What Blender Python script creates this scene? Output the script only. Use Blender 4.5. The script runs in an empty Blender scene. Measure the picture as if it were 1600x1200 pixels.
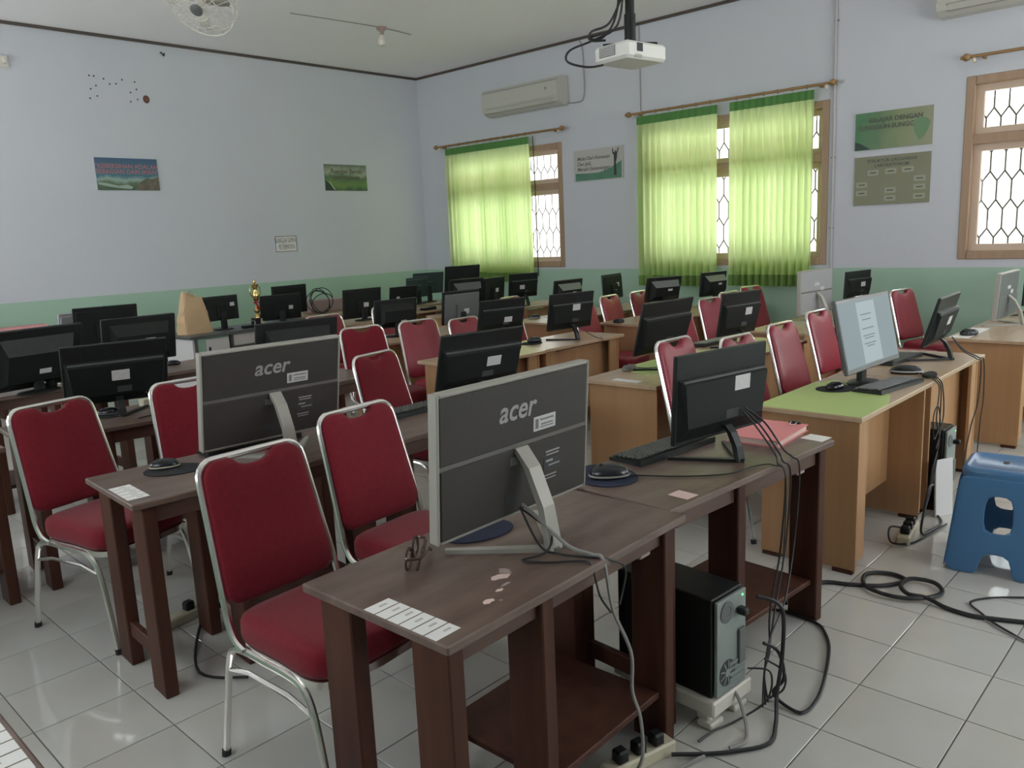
import bpy, math, random
from mathutils import Matrix, Vector
random.seed(7)
PI = math.pi
R = math.radians
scene = bpy.context.scene
C = scene.collection

# ------------------------------------------------------------------ camera, world, lights, exposure
cd = bpy.data.cameras.new('camera'); cam = bpy.data.objects.new('camera', cd); C.objects.link(cam)
yaw, pitch, roll = 0.81112701, 0.18334184, -0.04390558
fw = Vector((math.sin(yaw)*math.cos(pitch), math.cos(yaw)*math.cos(pitch), -math.sin(pitch)))
rt0 = Vector((math.cos(yaw), -math.sin(yaw), 0)); up0 = rt0.cross(fw)
rt = rt0*math.cos(roll)+up0*math.sin(roll); up = -rt0*math.sin(roll)+up0*math.cos(roll)
m = Matrix((rt, up, -fw)).transposed().to_4x4(); m.translation = (0, 0, 1.58)
cam.matrix_world = m
cd.sensor_width = 36; cd.lens = 36*1260.74/1600; cd.clip_start = 0.05; cd.clip_end = 200
scene.camera = cam

w = bpy.data.worlds.new('sky'); scene.world = w; w.use_nodes = True
bg = w.node_tree.nodes['Background']
bg.inputs[0].default_value = (0.90, 0.95, 1.0, 1); bg.inputs[1].default_value = 4.8

def portal(loc, rot, sx, sy):
    l = bpy.data.lights.new('sky_portal', 'AREA'); l.shape = 'RECTANGLE'; l.size = sx; l.size_y = sy
    l.cycles.is_portal = True
    o = bpy.data.objects.new('sky_portal', l); C.objects.link(o); o.location = loc; o.rotation_euler = rot
XR, YF, XL, YB, ZC = 8.4, 9.69, -0.95, -2.4, 3.94
WIN = [(1, 6.90, 9.10, 1.12, 2.73), (2, 3.41, 5.68, 1.13, 2.77), (3, -0.10, 2.18, 1.17, 2.79)]
WINB_ADDED = [(8, 2.6, 4.8, 1.05, 2.95), (9, 5.6, 7.8, 1.05, 2.95)]
WINR = [(7, -2.25, -0.55, 0.95, 2.85)]
WINL = [(4, 1.2, 3.4, 1.15, 2.95), (5, 4.1, 6.3, 1.15, 2.95), (6, 7.0, 9.2, 1.15, 2.95)]
for n, y0, y1, z0, z1 in WIN:
    portal((XR+0.30, (y0+y1)/2, (z0+z1)/2), (0, R(90), 0), z1-z0, y1-y0)
for n, y0, y1, z0, z1 in WINL:                       # daylight through the opposite windows, behind the view's left edge
    l = bpy.data.lights.new('window_daylight', 'AREA'); l.shape = 'RECTANGLE'; l.size = z1-z0; l.size_y = y1-y0
    l.energy = {4: 30, 5: 38, 6: 105}[n]; l.color = (0.97, 0.97, 1.0)
    o = bpy.data.objects.new('window_daylight', l); C.objects.link(o)
    o.location = (XL-0.30, (y0+y1)/2, (z0+z1)/2); o.rotation_euler = (0, R(-118), 0)
for n, y0, y1, z0, z1 in WINR:                       # daylight through the window behind the view's right edge
    l = bpy.data.lights.new('window_daylight', 'AREA'); l.shape = 'RECTANGLE'; l.size = z1-z0; l.size_y = y1-y0
    l.energy = 80; l.color = (0.97, 0.98, 1.0)
    o = bpy.data.objects.new('window_daylight', l); C.objects.link(o)
    o.location = (XR+0.30, (y0+y1)/2, (z0+z1)/2); o.rotation_euler = (0, R(90), 0)
for n, x0, x1, z0, z1 in WINB_ADDED:                       # fill light through windows added in the wall behind the camera
    l = bpy.data.lights.new('window_daylight', 'AREA'); l.shape = 'RECTANGLE'; l.size = x1-x0; l.size_y = z1-z0
    l.energy = 66; l.color = (0.98, 0.98, 1.0)
    o = bpy.data.objects.new('window_daylight', l); C.objects.link(o)
    o.location = ((x0+x1)/2, YB-0.30, (z0+z1)/2); o.rotation_euler = (R(112), 0, 0)
sl = bpy.data.lights.new('sun', 'SUN'); sl.energy = 25; sl.angle = R(0.6); sl.color = (1.0, 0.95, 0.86)   # high sun: lights the yard, not the room
so = bpy.data.objects.new('sun', sl); C.objects.link(so); so.rotation_euler = (R(-6), R(13), 0); so.location = (14, 4, 12)
scene.view_settings.view_transform = 'Standard'
scene.view_settings.look = 'None'
scene.view_settings.exposure = -0.38
scene.view_settings.gamma = 1.0
scene.view_settings.use_curve_mapping = False
cy = scene.cycles
cy.max_bounces = 12; cy.diffuse_bounces = 8; cy.glossy_bounces = 4; cy.transmission_bounces = 8; cy.transparent_max_bounces = 12
cy.sample_clamp_indirect = 8.0; cy.caustics_reflective = False; cy.caustics_refractive = False
cy.use_denoising = True

# ------------------------------------------------------------------ materials
def mat(name, col, rough=0.5, metal=0.0, spec=0.5, noise=None, bump=None, emit=None, coat=0.0, vary=0.0, alpha=None):
    """noise = (scale xyz, amount, second colour)"""
    mt = bpy.data.materials.new(name); mt.use_nodes = True
    nt = mt.node_tree; b = nt.nodes['Principled BSDF']
    b.inputs['Base Color'].default_value = (*col, 1); b.inputs['Roughness'].default_value = rough
    b.inputs['Metallic'].default_value = metal; b.inputs['Specular IOR Level'].default_value = spec
    b.inputs['Coat Weight'].default_value = coat
    L = nt.links.new
    src = None
    if noise:
        sc, amt, c2 = noise
        tc = nt.nodes.new('ShaderNodeTexCoord'); mp = nt.nodes.new('ShaderNodeMapping'); mp.inputs['Scale'].default_value = sc
        nz = nt.nodes.new('ShaderNodeTexNoise'); nz.inputs['Scale'].default_value = 1; nz.inputs['Detail'].default_value = 5
        rp = nt.nodes.new('ShaderNodeValToRGB'); rp.color_ramp.elements[0].position = 0.35; rp.color_ramp.elements[1].position = 0.68
        rp.color_ramp.elements[0].color = (*col, 1)
        rp.color_ramp.elements[1].color = (*[a+(b_-a)*amt for a, b_ in zip(col, c2)], 1)
        L(tc.outputs['Object'], mp.inputs[0]); L(mp.outputs[0], nz.inputs['Vector']); L(nz.outputs[0], rp.inputs[0])
        src = rp.outputs[0]
    if vary:
        oi = nt.nodes.new('ShaderNodeObjectInfo'); mr = nt.nodes.new('ShaderNodeMapRange')
        mr.inputs['To Min'].default_value = 1-vary; mr.inputs['To Max'].default_value = 1+vary
        L(oi.outputs['Random'], mr.inputs['Value'])
        mx = nt.nodes.new('ShaderNodeMix'); mx.data_type = 'RGBA'; mx.blend_type = 'MULTIPLY'; mx.inputs['Factor'].default_value = 1
        if src: L(src, mx.inputs['A'])
        else: mx.inputs['A'].default_value = (*col, 1)
        cb = nt.nodes.new('ShaderNodeCombineColor')
        for k in range(3): L(mr.outputs[0], cb.inputs[k])
        L(cb.outputs[0], mx.inputs['B']); src = mx.outputs['Result']
    if src: L(src, b.inputs['Base Color'])
    if bump:
        sc, st = bump
        tc2 = nt.nodes.new('ShaderNodeTexCoord'); n2 = nt.nodes.new('ShaderNodeTexNoise'); n2.inputs['Scale'].default_value = sc
        n2.inputs['Detail'].default_value = 4
        bp = nt.nodes.new('ShaderNodeBump'); bp.inputs['Strength'].default_value = st; bp.inputs['Distance'].default_value = 0.01
        L(tc2.outputs['Object'], n2.inputs['Vector']); L(n2.outputs[0], bp.inputs['Height']); L(bp.outputs[0], b.inputs['Normal'])
    if emit:
        b.inputs['Emission Color'].default_value = (*emit[0], 1); b.inputs['Emission Strength'].default_value = emit[1]
    return mt

M = {}
M['tile'] = mat('tile_glaze', (0.52, 0.51, 0.47), 0.075, noise=((2.5, 2.5, 2.5), 0.5, (0.60, 0.60, 0.58)), vary=0.04, bump=(3, 0.03))
M['grout'] = mat('grout', (0.16, 0.15, 0.14), 0.9)
M['ceil'] = mat('ceiling_paint', (0.90, 0.87, 0.88), 0.9, noise=((0.6, 0.6, 0.6), 0.5, (0.83, 0.82, 0.83)))
M['trim'] = mat('dark_trim', (0.09, 0.07, 0.06), 0.6)
M['brown_top'] = mat('worn_brown_top', (0.105, 0.064, 0.049), 0.34, noise=((3, 12, 12), 0.8, (0.21, 0.150, 0.122)), bump=(40, 0.08))
M['brown'] = mat('brown_wood', (0.055, 0.018, 0.011), 0.55, spec=0.3, noise=((14, 14, 1.2), 0.8, (0.105, 0.037, 0.022)))
M['brown_edge'] = mat('brown_edge', (0.075, 0.032, 0.022), 0.45, noise=((3, 14, 14), 0.7, (0.17, 0.10, 0.075)))
M['beech'] = mat('beech_board', (0.43, 0.235, 0.110), 0.42, noise=((22, 22, 1.0), 0.6, (0.50, 0.29, 0.150)))
M['beech_top'] = mat('beech_top', (0.47, 0.33, 0.21), 0.26, noise=((1.5, 22, 22), 0.5, (0.54, 0.40, 0.27)))
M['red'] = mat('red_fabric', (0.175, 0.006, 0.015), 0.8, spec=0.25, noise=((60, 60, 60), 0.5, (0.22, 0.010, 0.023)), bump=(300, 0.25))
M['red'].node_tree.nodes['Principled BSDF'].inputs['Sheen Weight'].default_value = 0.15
M['red_vinyl'] = mat('rose_red_vinyl', (0.30, 0.026, 0.048), 0.36, spec=0.55, noise=((7, 7, 7), 0.4, (0.34, 0.04, 0.06)))  # red fabric again, with window light and flare put into its colour
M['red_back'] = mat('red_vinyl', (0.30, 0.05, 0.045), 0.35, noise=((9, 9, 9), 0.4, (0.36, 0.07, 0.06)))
M['chrome'] = mat('chrome', (0.86, 0.84, 0.81), 0.22, 1.0)
M['rubber'] = mat('black_rubber', (0.015, 0.015, 0.015), 0.6)
M['black'] = mat('black_plastic', (0.011, 0.013, 0.013), 0.38, spec=0.35, noise=((30, 30, 30), 0.6, (0.018, 0.020, 0.020)))
M['black2'] = mat('matt_black_plastic', (0.010, 0.013, 0.0125), 0.55, spec=0.25, bump=(220, 0.12))
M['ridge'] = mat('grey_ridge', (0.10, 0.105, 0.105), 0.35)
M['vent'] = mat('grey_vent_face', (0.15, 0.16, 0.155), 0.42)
M['aio_grey'] = mat('dark_grey_shell', (0.052, 0.046, 0.042), 0.55, spec=0.35, bump=(260, 0.10))
M['aio_pale'] = mat('pale_grey_shell', (0.36, 0.36, 0.37), 0.4)
M['silver'] = mat('silver_plastic', (0.37, 0.355, 0.315), 0.4, 0.1)
M['groove'] = mat('grey_groove', (0.15, 0.14, 0.125), 0.5)
M['logo'] = mat('logo_grey', (0.36, 0.35, 0.34), 0.4, 0.1)
M['teal'] = mat('blue_grey_plastic', (0.030, 0.055, 0.062), 0.45)  # dark plastic with far-corner haze painted in as a blue tint
M['grey_mon'] = mat('grey_plastic', (0.13, 0.14, 0.14), 0.5)
M['white_label'] = mat('label_paper', (0.62, 0.61, 0.60), 0.6, noise=((90, 10, 160), 0.5, (0.45, 0.43, 0.46)))
M['label_grey'] = mat('faint_print', (0.50, 0.48, 0.46), 0.7)
M['white'] = mat('white_paper', (0.80, 0.79, 0.76), 0.6)
M['ink'] = mat('ink', (0.05, 0.05, 0.055), 0.7)
M['ink_grey'] = mat('grey_ink', (0.20, 0.19, 0.19), 0.7)
M['glass_dark'] = mat('screen_glass', (0.010, 0.011, 0.013), 0.12)
M['navy'] = mat('navy_cloth', (0.012, 0.018, 0.045), 0.85)
M['pad_black'] = mat('black_cloth', (0.012, 0.012, 0.014), 0.9)
M['mouse_black'] = mat('glossy_black', (0.014, 0.015, 0.020), 0.2)
M['mouse_grey'] = mat('mouse_grey', (0.20, 0.19, 0.18), 0.35)
M['pink'] = mat('pink_card', (0.72, 0.24, 0.25), 0.6)
M['pages'] = mat('page_edges', (0.70, 0.52, 0.47), 0.8)
M['green_sheet'] = mat('lime_sheet', (0.40, 0.52, 0.16), 0.45, noise=((5, 5, 5), 0.4, (0.46, 0.55, 0.22)))
M['key'] = mat('keycap', (0.075, 0.078, 0.068), 0.45)
M['key_pale'] = mat('worn_keycap', (0.17, 0.17, 0.17), 0.45)
M['steel'] = mat('galvanised_steel', (0.30, 0.34, 0.32), 0.45, 0.35, noise=((12, 12, 12), 0.5, (0.22, 0.26, 0.25)))
M['cable'] = mat('black_cable', (0.018, 0.018, 0.02), 0.5)
M['cable_grey'] = mat('grey_cable', (0.30, 0.29, 0.28), 0.5)
M['cable_white'] = mat('pale_cable', (0.50, 0.49, 0.50), 0.5)
M['cream'] = mat('cream_plastic', (0.58, 0.53, 0.40), 0.45)
M['pvc'] = mat('white_plastic', (0.68, 0.64, 0.58), 0.5)
M['blue'] = mat('blue_plastic', (0.070, 0.19, 0.38), 0.22, bump=(12, 0.04))
M['ac'] = mat('ac_white', (0.54, 0.53, 0.48), 0.4)
M['ac_shadow'] = mat('ac_louver', (0.30, 0.29, 0.27), 0.5)
M['proj'] = mat('projector_white', (0.74, 0.74, 0.70), 0.4)
M['brass'] = mat('rod_brass', (0.36, 0.22, 0.10), 0.38, 0.45)
M['glossy_knob'] = mat('knob_cream', (0.72, 0.62, 0.46), 0.25)
M['win_wood'] = mat('window_wood', (0.36, 0.235, 0.15), 0.5, noise=((20, 20, 1.5), 0.6, (0.44, 0.30, 0.20)))
M['sash'] = mat('sash_paint', (0.62, 0.48, 0.37), 0.5)
M['iron'] = mat('iron_grille', (0.09, 0.085, 0.08), 0.6)
M['bag'] = mat('kraft_paper', (0.58, 0.40, 0.23), 0.8, noise=((7, 7, 7), 0.5, (0.66, 0.47, 0.29)))
M['gold'] = mat('gold', (0.72, 0.52, 0.20), 0.22, 0.95)
M['ribbon'] = mat('red_ribbon', (0.38, 0.02, 0.03), 0.4)
M['desk_grey'] = mat('dark_grey_laminate', (0.09, 0.10, 0.10), 0.4)
M['desk_white'] = mat('white_laminate', (0.68, 0.66, 0.66), 0.35)
M['desk_mint'] = mat('mint_laminate', (0.36, 0.58, 0.46), 0.45)
M['peach'] = mat('peach_board', (0.66, 0.42, 0.26), 0.5)
M['dirt'] = mat('bare_brick_spot', (0.13, 0.07, 0.05), 0.95, noise=((40, 40, 40), 0.7, (0.22, 0.12, 0.09)))
M['led'] = mat('green_led', (0.1, 0.8, 0.2), 0.4, emit=((0.15, 1.0, 0.3), 2.0))
M['scr'] = mat('lit_screen', (0.03, 0.03, 0.03), 0.6, spec=0.15, emit=((0.46, 0.58, 0.62), 0.62))
M['scr_page'] = mat('lit_page', (0.03, 0.03, 0.03), 0.6, spec=0.15, emit=((0.58, 0.70, 0.74), 0.78))
M['scr_line'] = mat('lit_text', (0.03, 0.03, 0.03), 0.6, spec=0.15, emit=((0.34, 0.43, 0.47), 0.62))
M['plaster_out'] = mat('outside_plaster', (0.80, 0.72, 0.68), 0.9)
M['eave'] = mat('eave_board', (0.55, 0.36, 0.17), 0.8)
M['ground_out'] = mat('outside_paving', (0.52, 0.54, 0.55), 0.9)
M['lens'] = mat('spectacle_frame', (0.06, 0.028, 0.02), 0.25)
M['gold_metal'] = mat('gilt_hinge', (0.7, 0.6, 0.4), 0.25, 0.9)
M['pinkcloth'] = mat('pink_cover', (0.62, 0.30, 0.30), 0.8)
M['taupe'] = mat('taupe_box', (0.36, 0.27, 0.25), 0.8)

# wall paint: pale blue above, mint dado below
def wall_paint():
    mt = mat('two_tone_wall_paint', (0.58, 0.62, 0.71), 0.75)
    nt = mt.node_tree; b = nt.nodes['Principled BSDF']; L = nt.links.new
    g = nt.nodes.new('ShaderNodeNewGeometry'); sp = nt.nodes.new('ShaderNodeSeparateXYZ'); L(g.outputs['Position'], sp.inputs[0])
    nz = nt.nodes.new('ShaderNodeTexNoise'); nz.inputs['Scale'].default_value = 1.3; nz.inputs['Detail'].default_value = 6
    L(g.outputs['Position'], nz.inputs['Vector'])
    gt = nt.nodes.new('ShaderNodeMath'); gt.operation = 'LESS_THAN'; gt.inputs[1].default_value = 1.095; L(sp.outputs[2], gt.inputs[0])
    a = nt.nodes.new('ShaderNodeMix'); a.data_type = 'RGBA'; L(nz.outputs[0], a.inputs['Factor'])
    a.inputs['A'].default_value = (0.58, 0.60, 0.655, 1); a.inputs['B'].default_value = (0.63, 0.645, 0.69, 1)
    d = nt.nodes.new('ShaderNodeMix'); d.data_type = 'RGBA'; L(nz.outputs[0], d.inputs['Factor'])
    d.inputs['A'].default_value = (0.36, 0.54, 0.42, 1); d.inputs['B'].default_value = (0.42, 0.59, 0.475, 1)
    x = nt.nodes.new('ShaderNodeMix'); x.data_type = 'RGBA'; L(gt.outputs[0], x.inputs['Factor'])
    L(a.outputs['Result'], x.inputs['A']); L(d.outputs['Result'], x.inputs['B']); L(x.outputs['Result'], b.inputs['Base Color'])
    return mt
M['wall'] = wall_paint()

def curtain_mat(name, diff, trans, f=0.55):
    mt = bpy.data.materials.new(name); mt.use_nodes = True; nt = mt.node_tree; nt.nodes.clear(); L = nt.links.new
    o = nt.nodes.new('ShaderNodeOutputMaterial'); mx = nt.nodes.new('ShaderNodeMixShader'); mx.inputs[0].default_value = f
    d = nt.nodes.new('ShaderNodeBsdfDiffuse'); d.inputs[0].default_value = (*diff, 1)
    t = nt.nodes.new('ShaderNodeBsdfTranslucent'); t.inputs[0].default_value = (*trans, 1)
    L(d.outputs[0], mx.inputs[1]); L(t.outputs[0], mx.inputs[2]); L(mx.outputs[0], o.inputs[0])
    return mt
M['curtain'] = curtain_mat('lime_curtain', (0.45, 0.62, 0.30), (0.80, 0.95, 0.50), 0.74)
M['curtain_hem'] = curtain_mat('curtain_hem', (0.24, 0.36, 0.12), (0.26, 0.42, 0.10), 0.35)
M['curtain_head'] = curtain_mat('curtain_heading', (0.13, 0.30, 0.10), (0.10, 0.26, 0.06), 0.25)

def glass_mat():
    mt = bpy.data.materials.new('window_glass'); mt.use_nodes = True; nt = mt.node_tree; nt.nodes.clear(); L = nt.links.new
    o = nt.nodes.new('ShaderNodeOutputMaterial'); mx = nt.nodes.new('ShaderNodeMixShader')
    fr = nt.nodes.new('ShaderNodeFresnel'); fr.inputs[0].default_value = 1.45
    t = nt.nodes.new('ShaderNodeBsdfTransparent'); t.inputs[0].default_value = (0.94, 0.96, 0.95, 1)
    g = nt.nodes.new('ShaderNodeBsdfGlossy'); g.inputs['Roughness'].default_value = 0.02
    ge = nt.nodes.new('ShaderNodeNewGeometry'); iv = nt.nodes.new('ShaderNodeMath'); iv.operation = 'SUBTRACT'; iv.inputs[0].default_value = 1
    ml = nt.nodes.new('ShaderNodeMath'); ml.operation = 'MULTIPLY'       # reflect on the outer side of the thin pane only
    L(ge.outputs['Backfacing'], iv.inputs[1]); L(fr.outputs[0], ml.inputs[0]); L(iv.outputs[0], ml.inputs[1])
    L(ml.outputs[0], mx.inputs[0]); L(t.outputs[0], mx.inputs[1]); L(g.outputs[0], mx.inputs[2]); L(mx.outputs[0], o.inputs[0])
    return mt
M['glass'] = glass_mat()

# posters: procedural prints
def print_mat(name, stops, axis='Z', nscale=6.0, nmix=0.35, span=(-0.2, 0.2)):
    mt = bpy.data.materials.new(name); mt.use_nodes = True; nt = mt.node_tree; b = nt.nodes['Principled BSDF']; L = nt.links.new
    b.inputs['Roughness'].default_value = 0.4
    tc = nt.nodes.new('ShaderNodeTexCoord'); sp = nt.nodes.new('ShaderNodeSeparateXYZ'); L(tc.outputs['Object'], sp.inputs[0])
    mr = nt.nodes.new('ShaderNodeMapRange'); mr.inputs['From Min'].default_value = span[0]; mr.inputs['From Max'].default_value = span[1]
    L(sp.outputs['XYZ'.index(axis)], mr.inputs['Value'])
    nz = nt.nodes.new('ShaderNodeTexNoise'); nz.inputs['Scale'].default_value = nscale; L(tc.outputs['Object'], nz.inputs['Vector'])
    ad = nt.nodes.new('ShaderNodeMath'); ad.operation = 'MULTIPLY_ADD'; ad.inputs[1].default_value = nmix; L(nz.outputs[0], ad.inputs[0])
    sb = nt.nodes.new('ShaderNodeMath'); sb.operation = 'SUBTRACT'; sb.inputs[1].default_value = nmix/2; L(mr.outputs[0], sb.inputs[0]); L(sb.outputs[0], ad.inputs[2])
    rp = nt.nodes.new('ShaderNodeValToRGB'); e = rp.color_ramp.elements
    e[0].position, e[0].color = stops[0][0], (*stops[0][1], 1); e[1].position, e[1].color = stops[-1][0], (*stops[-1][1], 1)
    for p, c in stops[1:-1]:
        k = e.new(p); k.color = (*c, 1)
    L(ad.outputs[0], rp.inputs[0]); L(rp.outputs[0], b.inputs['Base Color'])
    return mt

# ------------------------------------------------------------------ geometry helpers
class G:
    def __init__(s): s.v = []; s.f = []
    def add(s, v, f, T=None):
        n = len(s.v)
        if T is not None: v = [tuple(T @ Vector(p)) for p in v]
        s.v += [tuple(p) for p in v]; s.f += [tuple(i+n for i in q) for q in f]; return s
    def box(s, c, d, T=None, ch=0.0):
        x, y, z = [k/2 for k in d]
        if ch <= 0:
            v = [(c[0]+i*x, c[1]+j*y, c[2]+k*z) for k in (-1, 1) for j in (-1, 1) for i in (-1, 1)]
            return s.add(v, [(0, 2, 3, 1), (4, 5, 7, 6), (0, 1, 5, 4), (2, 6, 7, 3), (0, 4, 6, 2), (1, 3, 7, 5)], T)
        ch = min(ch, x*0.98, y*0.98, z*0.98)
        v = []; idx = {}
        for i in (-1, 1):
            for j in (-1, 1):
                for k in (-1, 1):
                    for a in range(3):
                        e = [x-ch, y-ch, z-ch]; e[a] += ch
                        idx[i, j, k, a] = len(v); v.append((c[0]+i*e[0], c[1]+j*e[1], c[2]+k*e[2]))
        f = []
        def g(i, j, k, a): return idx[i, j, k, a]
        for q in (-1, 1):
            fx = [g(q, -1, -1, 0), g(q, 1, -1, 0), g(q, 1, 1, 0), g(q, -1, 1, 0)]
            fy = [g(-1, q, -1, 1), g(-1, q, 1, 1), g(1, q, 1, 1), g(1, q, -1, 1)]
            fz = [g(-1, -1, q, 2), g(1, -1, q, 2), g(1, 1, q, 2), g(-1, 1, q, 2)]
            for l in (fx, fy, fz): f.append(l if q > 0 else l[::-1])
        for p in (-1, 1):
            for q in (-1, 1):
                e1 = [g(-1, p, q, 1), g(1, p, q, 1), g(1, p, q, 2), g(-1, p, q, 2)]
                e2 = [g(p, -1, q, 2), g(p, 1, q, 2), g(p, 1, q, 0), g(p, -1, q, 0)]
                e3 = [g(p, q, -1, 0), g(p, q, 1, 0), g(p, q, 1, 1), g(p, q, -1, 1)]
                for l in (e1, e2, e3): f.append(l if p*q > 0 else l[::-1])
        for i in (-1, 1):
            for j in (-1, 1):
                for k in (-1, 1):
                    l = [g(i, j, k, 0), g(i, j, k, 1), g(i, j, k, 2)]; f.append(l if i*j*k > 0 else l[::-1])
        return s.add(v, f, T)
    def tube(s, pts, r, n=8, T=None, closed=False):
        P = [Vector(p) for p in pts]; m_ = len(P)
        v = []; ref = None
        for i in range(m_):
            if closed: t = P[(i+1) % m_]-P[i-1]
            else: t = P[min(i+1, m_-1)]-P[max(i-1, 0)]
            t.normalize()
            if ref is None:
                ref = Vector((0, 0, 1)) if abs(t.z) < 0.9 else Vector((1, 0, 0))
            a = (ref - t*ref.dot(t))
            if a.length < 1e-6: a = t.orthogonal()
            a.normalize(); b = t.cross(a); ref = a
            rr = r[i] if isinstance(r, (list, tuple)) else r
            for k in range(n):
                q = 2*PI*k/n; v.append(tuple(P[i]+(a*math.cos(q)+b*math.sin(q))*rr))
        f = []
        for i in range(m_ if closed else m_-1):
            j = (i+1) % m_
            for k in range(n):
                f.append((i*n+k, i*n+(k+1) % n, j*n+(k+1) % n, j*n+k))
        if not closed:
            f.append(tuple(range(n))[::-1]); f.append(tuple((m_-1)*n+k for k in range(n)))
        return s.add(v, f, T)
    def lathe(s, prof, n=16, T=None, sx=1, sy=1):
        v = []; f = []
        for r_, z in prof:
            for k in range(n):
                a = 2*PI*k/n; v.append((r_*math.cos(a)*sx, r_*math.sin(a)*sy, z))
        for i in range(len(prof)-1):
            for k in range(n):
                f.append((i*n+k, i*n+(k+1) % n, (i+1)*n+(k+1) % n, (i+1)*n+k))
        f.append(tuple(range(n))[::-1]); f.append(tuple((len(prof)-1)*n+k for k in range(n)))
        return s.add(v, f, T)
    def layers(s, outline, levels, T=None):
        """stack of scaled copies of a closed outline: levels = (z, scale)"""
        n = len(outline); cx = sum(p[0] for p in outline)/n; cyy = sum(p[1] for p in outline)/n
        v = []; f = []
        for z, k in levels:
            for x, y in outline: v.append((cx+(x-cx)*k, cyy+(y-cyy)*k, z))
        for i in range(len(levels)-1):
            for k in range(n):
                f.append((i*n+k, i*n+(k+1) % n, (i+1)*n+(k+1) % n, (i+1)*n+k))
        f.append(tuple(range(n))[::-1]); f.append(tuple((len(levels)-1)*n+k for k in range(n)))
        return s.add(v, f, T)

def obj(name, g, mt, parent=None, smooth=False, mesh=None):
    if mesh is None:
        mesh = bpy.data.meshes.new(name); mesh.from_pydata(g.v, [], g.f); mesh.update()
        if smooth:
            for p in mesh.polygons: p.use_smooth = True
            try: mesh.set_sharp_from_angle(angle=R(42))
            except Exception: pass
        if mt is not None: mesh.materials.append(mt)
    o = bpy.data.objects.new(name, mesh); C.objects.link(o)
    if parent: o.parent = parent
    return o
def empty(name, loc, rz=0.0):
    o = bpy.data.objects.new(name, None); C.objects.link(o); o.location = loc; o.rotation_euler = (0, 0, rz); o.empty_display_size = 0.1
    return o
def tag(o, label, cat, group=None):
    o['label'] = label; o['category'] = cat
    if group: o['group'] = group
    return o
def thing(name, loc, rz, label, cat, group=None): return tag(empty(name, loc, rz), label, cat, group)
def struct(name, g, mt, smooth=False):
    o = obj(name, g, mt, None, smooth); o['kind'] = 'structure'; return o
def copy_tree(o, parent=None):
    c = o.copy(); C.objects.link(c)
    if parent: c.parent = parent
    for ch in list(o.children): copy_tree(ch, c)
    return c
def text(name, body, size, mt, parent, Mx, align='CENTER', extrude=0.0004, shear=0.0, bold=0.0, space=1.0):
    cu = bpy.data.curves.new(name, 'FONT'); cu.body = body; cu.size = size; cu.align_x = align; cu.align_y = 'CENTER'
    cu.extrude = extrude; cu.shear = shear; cu.offset = bold; cu.space_character = space; cu.resolution_u = 3
    cu.materials.append(mt)
    tmp = bpy.data.objects.new('font_tmp', cu); C.objects.link(tmp)
    me = bpy.data.meshes.new_from_object(tmp.evaluated_get(bpy.context.evaluated_depsgraph_get())); me.name = name
    bpy.data.objects.remove(tmp); bpy.data.curves.remove(cu)
    o = bpy.data.objects.new(name, me); C.objects.link(o); o.parent = parent; o.matrix_local = Mx
    return o
def smooth_path(P, k=6, closed=False):
    P = [Vector(p) for p in P]; out = []; n = len(P)
    for i in range(n if closed else n-1):
        p0 = P[(i-1) % n] if closed or i > 0 else P[i]; p1 = P[i]; p2 = P[(i+1) % n]; p3 = P[(i+2) % n] if closed or i+2 < n else P[i+1]
        for t in range(k):
            u = t/k
            out.append(0.5*((2*p1)+(p2-p0)*u+(2*p0-5*p1+4*p2-p3)*u*u+(3*p1-p0-3*p2+p3)*u**3))
    if not closed: out.append(P[-1])
    return out
def arc2(cx, cyy, r, a0, a1, n=5):
    return [(cx+r*math.cos(R(a0+(a1-a0)*i/n)), cyy+r*math.sin(R(a0+(a1-a0)*i/n))) for i in range(n+1)]
def rrect(x0, y0, x1, y1, r, n=4):
    return arc2(x1-r, y0+r, r, -90, 0, n)+arc2(x1-r, y1-r, r, 0, 90, n)+arc2(x0+r, y1-r, r, 90, 180, n)+arc2(x0+r, y0+r, r, 180, 270, n)
ROTB = Matrix.Rotation(R(90), 4, 'X')                 # flat text -> upright, read from -Y
ROTW = Matrix.Rotation(R(-90), 4, 'Z') @ ROTB          # read from -X (window wall)
def T3(x, y, z): return Matrix.Translation((x, y, z))

# ------------------------------------------------------------------ room
# floor with tiles
fl = struct('floor', G().box(((XL+XR)/2, (YB+YF)/2, -0.06), (XR-XL+0.6, YF-YB+0.6, 0.112)), M['grout'])
ts, ox, oy = 0.3317, 0.6485, 0.5835
tg = G(); tg.box((0, 0, -0.005), (ts-0.0045, ts-0.0045, 0.01), None, 0.0012)
tmesh = bpy.data.meshes.new('tile'); tmesh.from_pydata(tg.v, [], tg.f); tmesh.materials.append(M['tile'])
cells = []
for i in range(-10, 25):
    for j in range(-9, 29):
        cx, cyy = ox+(i+0.5)*ts, oy+(j+0.5)*ts
        if not (XL-0.1 < cx < XR+0.1 and YB-0.1 < cyy < YF+0.1): continue
        d = Vector((cx, cyy, 0))-Vector((0, 0, 1.58)); z = d.dot(fw)
        vis = z > 0.3 and abs(d.dot(rt)/z) < 0.68 and abs(d.dot(up)/z) < 0.52
        cells.append((0 if vis else 1, d.length, cx, cyy))
cells.sort()
for _, _, cx, cyy in cells[:295]:
    o = obj('tile', None, None, fl, mesh=tmesh); o.location = (cx, cyy, 0)
rest = G()
for _, _, cx, cyy in cells[295:]:
    rest.box((cx, cyy, -0.005), (ts-0.0045, ts-0.0045, 0.01))
o = obj('tile_field', rest, M['tile'], fl); o['kind'] = 'stuff'

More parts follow.
